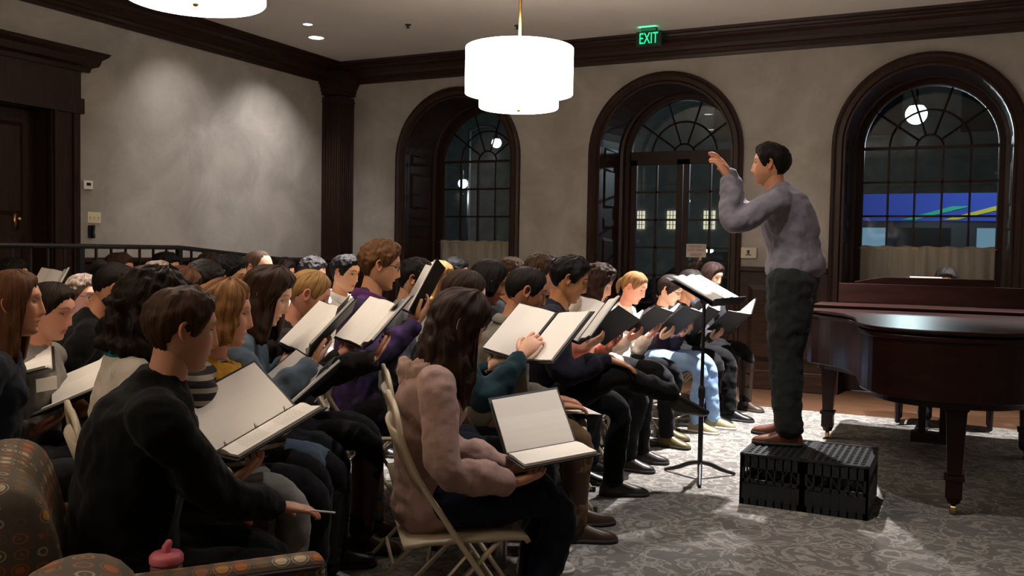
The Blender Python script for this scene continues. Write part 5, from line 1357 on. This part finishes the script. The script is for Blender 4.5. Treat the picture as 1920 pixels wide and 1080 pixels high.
# ------------------------------------------------------------------ middle rows
P22 = person('p22', 'dark-haired bearded man in a light grey hoodie behind the raised folder', px=787, ytop=484, z=5.30, rel=0, lean=6, hp=16, hair='short', hairc='14100e', skin='b98a68', top='6b6e72', topname='hoodie', hood='75787c', pants='1a1b20', shoe='171514', beard=.45)
P23 = person('p23', 'woman with curly blonde hair and glasses behind the raised sheet', px=829, ytop=492, z=6.3, rel=-30, female=True, lean=5, hp=18, hair='wavy', hlen=.8, hairc='a5814f', skin='e0a48c', top='8e8a80', topname='sweater', glasses=True, pants='17171a', shoe='151312')
P24 = person('p24', 'person with glossy black hair in front of the left window curtain', px=861, ytop=483, z=7.3, rel=-14, lean=4, hp=20, hair='short', hth=.02, hairc='131212', skin=TAN, top='1b1b1e', topname='sweater', pants='131315', shoe='151312')
P25 = person('p25', 'woman with dark hair and a pale headband', px=928, ytop=489, z=4.95, rel=2, female=True, lean=6, hp=20, hair='bob', hlen=.7, hairc='140f0d', skin='b07a58', top='1a1a1e', topname='sweater', pants='131315', shoe='151312')
P28 = person('p28', 'person with tousled brown hair behind the headband', px=965, ytop=484, z=6.2, rel=-4, lean=5, hp=18, hair='short', hth=.02, hairc='3a281b', skin=TAN, top='2a2c31', topname='sweater', pants='131315', shoe='151312')
P29 = person('p29', 'man with sunglasses pushed up on brown hair', px=1021, ytop=475, z=5.6, rel=-8, lean=5, hp=12, hair='short', hth=.02, hairc='3a291d', skin=RUDDY, top='2b2733', topname='jacket', pants='131315', shoe='151312', mouth=.3)
P32 = person('p32', 'pink-faced person mostly hidden behind the navy puffer jacket', px=1103, ytop=508, z=6.6, rel=-20, lean=5, hp=16, hair='short', hairc='2e2018', skin='dc9c88', top='3a3036', topname='sweater', pants='131315', shoe='151312')

for r, who in ((Wm,'the woman in the cream cardigan'),(P3,'the woman with the yellow scarf'),(P4,'the woman in the denim shirt'),(P5,'the blonde woman with tied-back hair'),(P6,'the man in the purple jacket'),(P2,'the woman in the pink hoodie, nearest the camera'),(P26,'the woman in the teal jacket'),(P27,'the man in the olive grey jacket'),(P30,'the man in the navy puffer jacket'),(P31,'the woman in the coral pink top'),(P33,'the woman in the white sweater'),(P34,'the person in pale blue jeans'),(P36,'the person behind the music stand'),(P35,'the woman in the grey cardigan by the wall'),
    (P18,'the auburn-haired woman at the left edge'),(P17,'the woman in the grey sweatshirt'),(P16,'the person in the black T-shirt'),(P15,'the man in the plaid shirt'),(P20,'the chestnut-haired person'),(P21,'the person in the third row'),(P11,'the person with swept dark hair'),(P10,'the young man with black swept hair'),(P9,'the balding man'),(P19,'the person at the far left edge'),(P12,'the man with glasses by the railing'),(P13,'the black-haired man by the railing post'),(P14,'the person below the sloping railing'),(P8b,'the person beside the balding man'),(P8,'the silver-haired man'),(P7,'the young man in the white shirt'),
    (P22,'the man in the light grey hoodie'),(P23,'the curly blonde woman'),(P24,'the person by the left window curtain'),(P25,'the woman with the headband'),(P28,'the tousle-haired person'),(P29,'the man with sunglasses on his head'),(P32,'the pink-faced person')):
    seat_for(r, who, .06 if r is P2 else 0)
# headband and sunglasses
def on_head(r, pts, rad, name, m, rb=None):
    o = MB().tube([r['hc']+r['Rh'] @ np.array(p) for p in pts], rad, rb, seg=8, res=24, ref=(1,0,0)).build(name, m, r['o'], smooth=True); return o
on_head(P25, [(.015-.035*math.cos(a), .094*math.sin(a), .0+.127*math.cos(a)) for a in np.linspace(-1.45, 1.45, 13)], .005, 'headband', mat('headband_cloth', (.22,.19,.16), rough=.8), .004)
on_head(P29, [(.075-.02*abs(math.sin(a)), .088*math.sin(a), .085+.03*math.cos(a)) for a in np.linspace(-1.5, 1.5, 13)], .006, 'sunglasses', GLS, .010)

# ------------------------------------------------------------------ conductor
Cq = dict(z=.285)
C = person('conductor', 'man in a grey shirt standing on crates and conducting with raised arms', px=1447, ytop=269, z=5.42, rel=158, lean=12, hp=2, hair='short', hth=.022, hairc='15100c', skin='c48a68', top='6d6870', topname='shirt', collar=('75707a','shirt'), pants='1e2120', shoe='5a2c18', beard=.28, mouth=.9, lid=.35, stand=Cq, vox=.011, bulk=1.16, dep=1.22, legw=1.34,
    arms=({'w': W(1366, 338, 5.25), 'd': (.55,.05,.85), 'n': (-.75,.2,.5), 'curl': .5, 'pole': (.35,.45,-.9)}, {'w': W(1366, 322, 5.78), 'd': (.6,.1,.75), 'n': (-.7,-.2,.5), 'curl': .4, 'pole': (.35,-.45,-.9)}),
    legs=(((.03,.10,.50),(.0,.12,.085),(1,.12,0)), ((.05,-.10,.50),(.04,-.14,.085),(1,-.10,0))))
bb = MB(); bb.tube([C['hip']+np.array([.120*math.cos(a), .150*math.sin(a), .075]) for a in np.linspace(0, 2*math.pi, 30, endpoint=False)], .018, .006, ref=(0,0,1), seg=8, closed=True)
bb.build('belt', mat('belt_leather', (.015,.011,.009), rough=.45), C['o'], smooth=True)
# pianist
PI = person('pianist', 'dark-haired pianist behind the piano, only the top of the head showing', px=1775, ytop=503, z=7.62, rel=-116.5, female=True, lean=6, hp=16, hair='bob', hairc='15110f', skin='b9825f', top='1b1b20', topname='sweater', pants='131315', shoe='101010', seat=.50, arms=({'l':(.38,.14,.78),'d':(1,0,-.2)},{'l':(.38,-.14,.78),'d':(1,0,-.2)}))

# ------------------------------------------------------------------ sheet on the music stand and loose paper
Fm = Rz(math.radians(-4)) @ np.stack([np.array([0,-1,0]), np.array([-math.cos(math.radians(27)),0,math.sin(math.radians(27))]), np.array([math.sin(math.radians(27)),0,math.cos(math.radians(27))])], 1)
make_binder('open pages of sheet music lying on the music stand', np.array([-1.445, 5.56, 1.17])+Fm[:,2]*.010, Fm, 2, 2, .255, .31, pages=('print','print'), rings=True, spine=.02, name='score_binder', group=None)
pq = P27; q = pq['base']+pq['Rw'] @ np.array([.40,.0,.625])
o = MB().box((0,0,0), (.28,.215,.002)).build('loose_sheet', PAPER, None, loc=tuple(q)); o.rotation_euler = (math.radians(3), math.radians(6), pq['hd']+.3)
tag(o, 'loose white sheet lying on the lap of the man in the olive grey jacket', 'paper')
pc = MB().tube([(0,0,0),(.07,0,-.01)], .0032, seg=6).build('pencil', mat('pencil_white', (.7,.66,.6), rough=.5), None, loc=tuple(W(583, 957, 2.70))); pc.rotation_euler = (0,0,YAW+.2)
tag(pc, 'short white pencil in the fingers of the person in black', 'pencil')

# ------------------------------------------------------------------ patterned armchair
def chairfabric():
    m = bpy.data.materials.new('honeycomb_upholstery'); m.use_nodes = True; N, L = nt(m); p = N['Principled BSDF']; p.inputs['Roughness'].default_value = .85; p.inputs['Specular IOR Level'].default_value = .2
    tc = N.new('ShaderNodeTexCoord'); mp = N.new('ShaderNodeMapping'); mp.inputs['Scale'].default_value = (20, 20, 26); L.new(tc.outputs['Object'], mp.inputs[0])
    vo = N.new('ShaderNodeTexVoronoi'); vo.inputs['Scale'].default_value = 1; vo.inputs['Randomness'].default_value = .08; L.new(mp.outputs[0], vo.inputs['Vector'])
    r = N.new('ShaderNodeValToRGB'); e = r.color_ramp.elements; e[0].position = .31; e[1].position = .34
    e[0].color = (1,1,1,1); e[1].color = (0,0,0,1)
    for q, c in ((.40, 0), (.42, .7), (.46, .7), (.48, 0)): k = e.new(q); k.color = (c,c,c,1)
    L.new(vo.outputs['Distance'], r.inputs['Fac'])
    sp = N.new('ShaderNodeSeparateXYZ'); L.new(vo.outputs['Color'], sp.inputs[0])
    r2 = N.new('ShaderNodeValToRGB'); r2.color_ramp.interpolation = 'CONSTANT'; e2 = r2.color_ramp.elements
    e2[0].position = 0; e2[0].color = (.30,.095,.030,1); e2[1].position = .3; e2[1].color = (.36,.29,.19,1)
    for q, c in ((.5,(.13,.085,.05,1)), (.65,(.34,.16,.04,1)), (.82,(.24,.10,.05,1))): k = e2.new(q); k.color = c
    L.new(sp.outputs[0], r2.inputs['Fac'])
    mx = N.new('ShaderNodeMixRGB'); mx.inputs[1].default_value = (.085,.070,.052,1); L.new(r.outputs['Color'], mx.inputs[0]); L.new(r2.outputs['Color'], mx.inputs[2])
    L.new(mx.outputs[0], p.inputs['Base Color']); return m
HONEY = chairfabric(); PIPE = mat('upholstery_piping', (.035,.024,.030), rough=.8)
def armchair(loc, hd, label):
    t = tag(empty('armchair', tuple(loc), hd), label, 'armchair', 'patterned armchairs')
    # thick rounded back with a piped outer panel, slim square arms, loose cushion
    Rb = Ry(-.20)
    bk_ = MB(); prof = [(-.10,-.36),(-.105,.10),(-.10,.24),(-.075,.285),(-.03,.305),(.03,.30),(.075,.27),(.10,.21),(.105,.05),(.10,-.36)]
    n = 13; V = []
    for i in range(n+1):
        y = -.34+.68*i/n; e = 1-abs(2*i/n-1)**6; bow = -.05*(1-(y/.34)**2)
        for x, z in prof: V.append((x*1.25*(.72+.28*e)+bow, y, z-.03*(1-e)))
    V = np.array(V) @ Rb.T + np.array([-.245, 0, .535]); K = len(prof)
    F = [(i*K+k, i*K+(k+1) % K, (i+1)*K+(k+1) % K, (i+1)*K+k) for i in range(n) for k in range(K)]+[tuple(range(K))[::-1], tuple(n*K+k for k in range(K))]
    b_ = MB().add(V, F).build('backrest', HONEY, t, smooth=True); s_ = b_.modifiers.new('sub', 'SUBSURF'); s_.levels = s_.render_levels = 1
    V = V.reshape(n+1, K, 3)
    loop = [V[0, k] for k in (0,1,2)]+[V[i, 3]+np.array([-.004,0,-.012]) for i in range(n+1)]+[V[n, k] for k in (2,1,0)]
    MB().tube(loop, .006, seg=6).build('piping', PIPE, t, smooth=True)
    for s in (-1, 1):
        ar = MB().box((.07, s*.375, .33), (.80, .085, .50)).build('arm', HONEY, t); bev(ar, .028, 4)
        MB().tube([(-.28, s*.42, .555), (.44, s*.42, .555), (.468, s*.40, .55), (.468, s*.35, .55)], .005, seg=6).build('arm_piping', PIPE, t, smooth=True)
    cu = MB().box((.10,0,.30), (.68,.64,.14)).build('seat_cushion', HONEY, t); bev(cu, .045, 4)
    bx('base', (.06,0,.16), (.72,.66,.16), HONEY, t, bevel=.03)
    for sx in (-.2,.36):
        for sy in (-1,1): MB().tube([(sx, sy*.27, .09), (sx*1.05, sy*.28, 0.016)], [.028,.018], seg=8).build('leg', MAHO2, t)
    return t
ac = P1['base']+P1['Rw'] @ np.array([.02,0,0])
armchair((ac[0], ac[1], 0), P1['hd'], 'patterned brown armchair holding the person in black, at the lower left')
q = atZ(82, 1092, .80) - P1['Rw'] @ np.array([-.36,.20,0])
armchair((q[0], q[1], 0), P1['hd'], 'second patterned armchair at the bottom left edge, only its top edges in view')

# ------------------------------------------------------------------ bottles
def bottle(p, r, h, label, body, cap, straw=False):
    t = tag(empty('water_bottle', tuple(p)), label, 'bottle', 'drinking bottles')
    MB().lathe([(r*.9,0),(r,.01),(r,h*.70),(r*.95,h*.78)], seg=24).build('body', body, t, smooth=True)
    MB().lathe([(r*1.02,h*.74),(r*1.06,h*.76),(r*1.06,h*.84),(r*.9,h*.88),(r*.35,h*.89)], seg=24).build('lid', cap, t, smooth=True)
    if straw: MB().tube([(0,0,h*.87),(.0,0,h*.95),(.006,.004,h*1.03)], [.013,.012,.009], seg=10).build('spout', cap, t, smooth=True)
PINK = mat('pink_plastic', (.62, .16, .20), rough=.4)
CLR = mat('frosted_pink', (.22, .13, .13), rough=.25); STEEL = mat('steel_bottle', (.35,.33,.30), rough=.3, metal=.9)
q = W(312, 1084, 2.36)
bottle((q[0], q[1], q[2]-.10), .040, .19, 'pink-lidded water bottle with spout beside the person in black', CLR, PINK, True)
q = atZ(935, 1065, 0); bottle((q[0], q[1], 0), .036, .24, 'steel bottle with dark lid on the carpet under the nearest folding chair', STEEL, BLK)
q = atZ(1128, 835, 0); bottle((q[0], q[1], 0), .035, .22, 'grey bottle with black cap behind the brown trousers', STEEL, BLK)
q = atZ(1213, 795, 0); bottle((q[0], q[1], 0), .030, .20, 'clear plastic bottle under the far chairs', mat('clear_plastic', (.5,.5,.48), rough=.15), PLW)
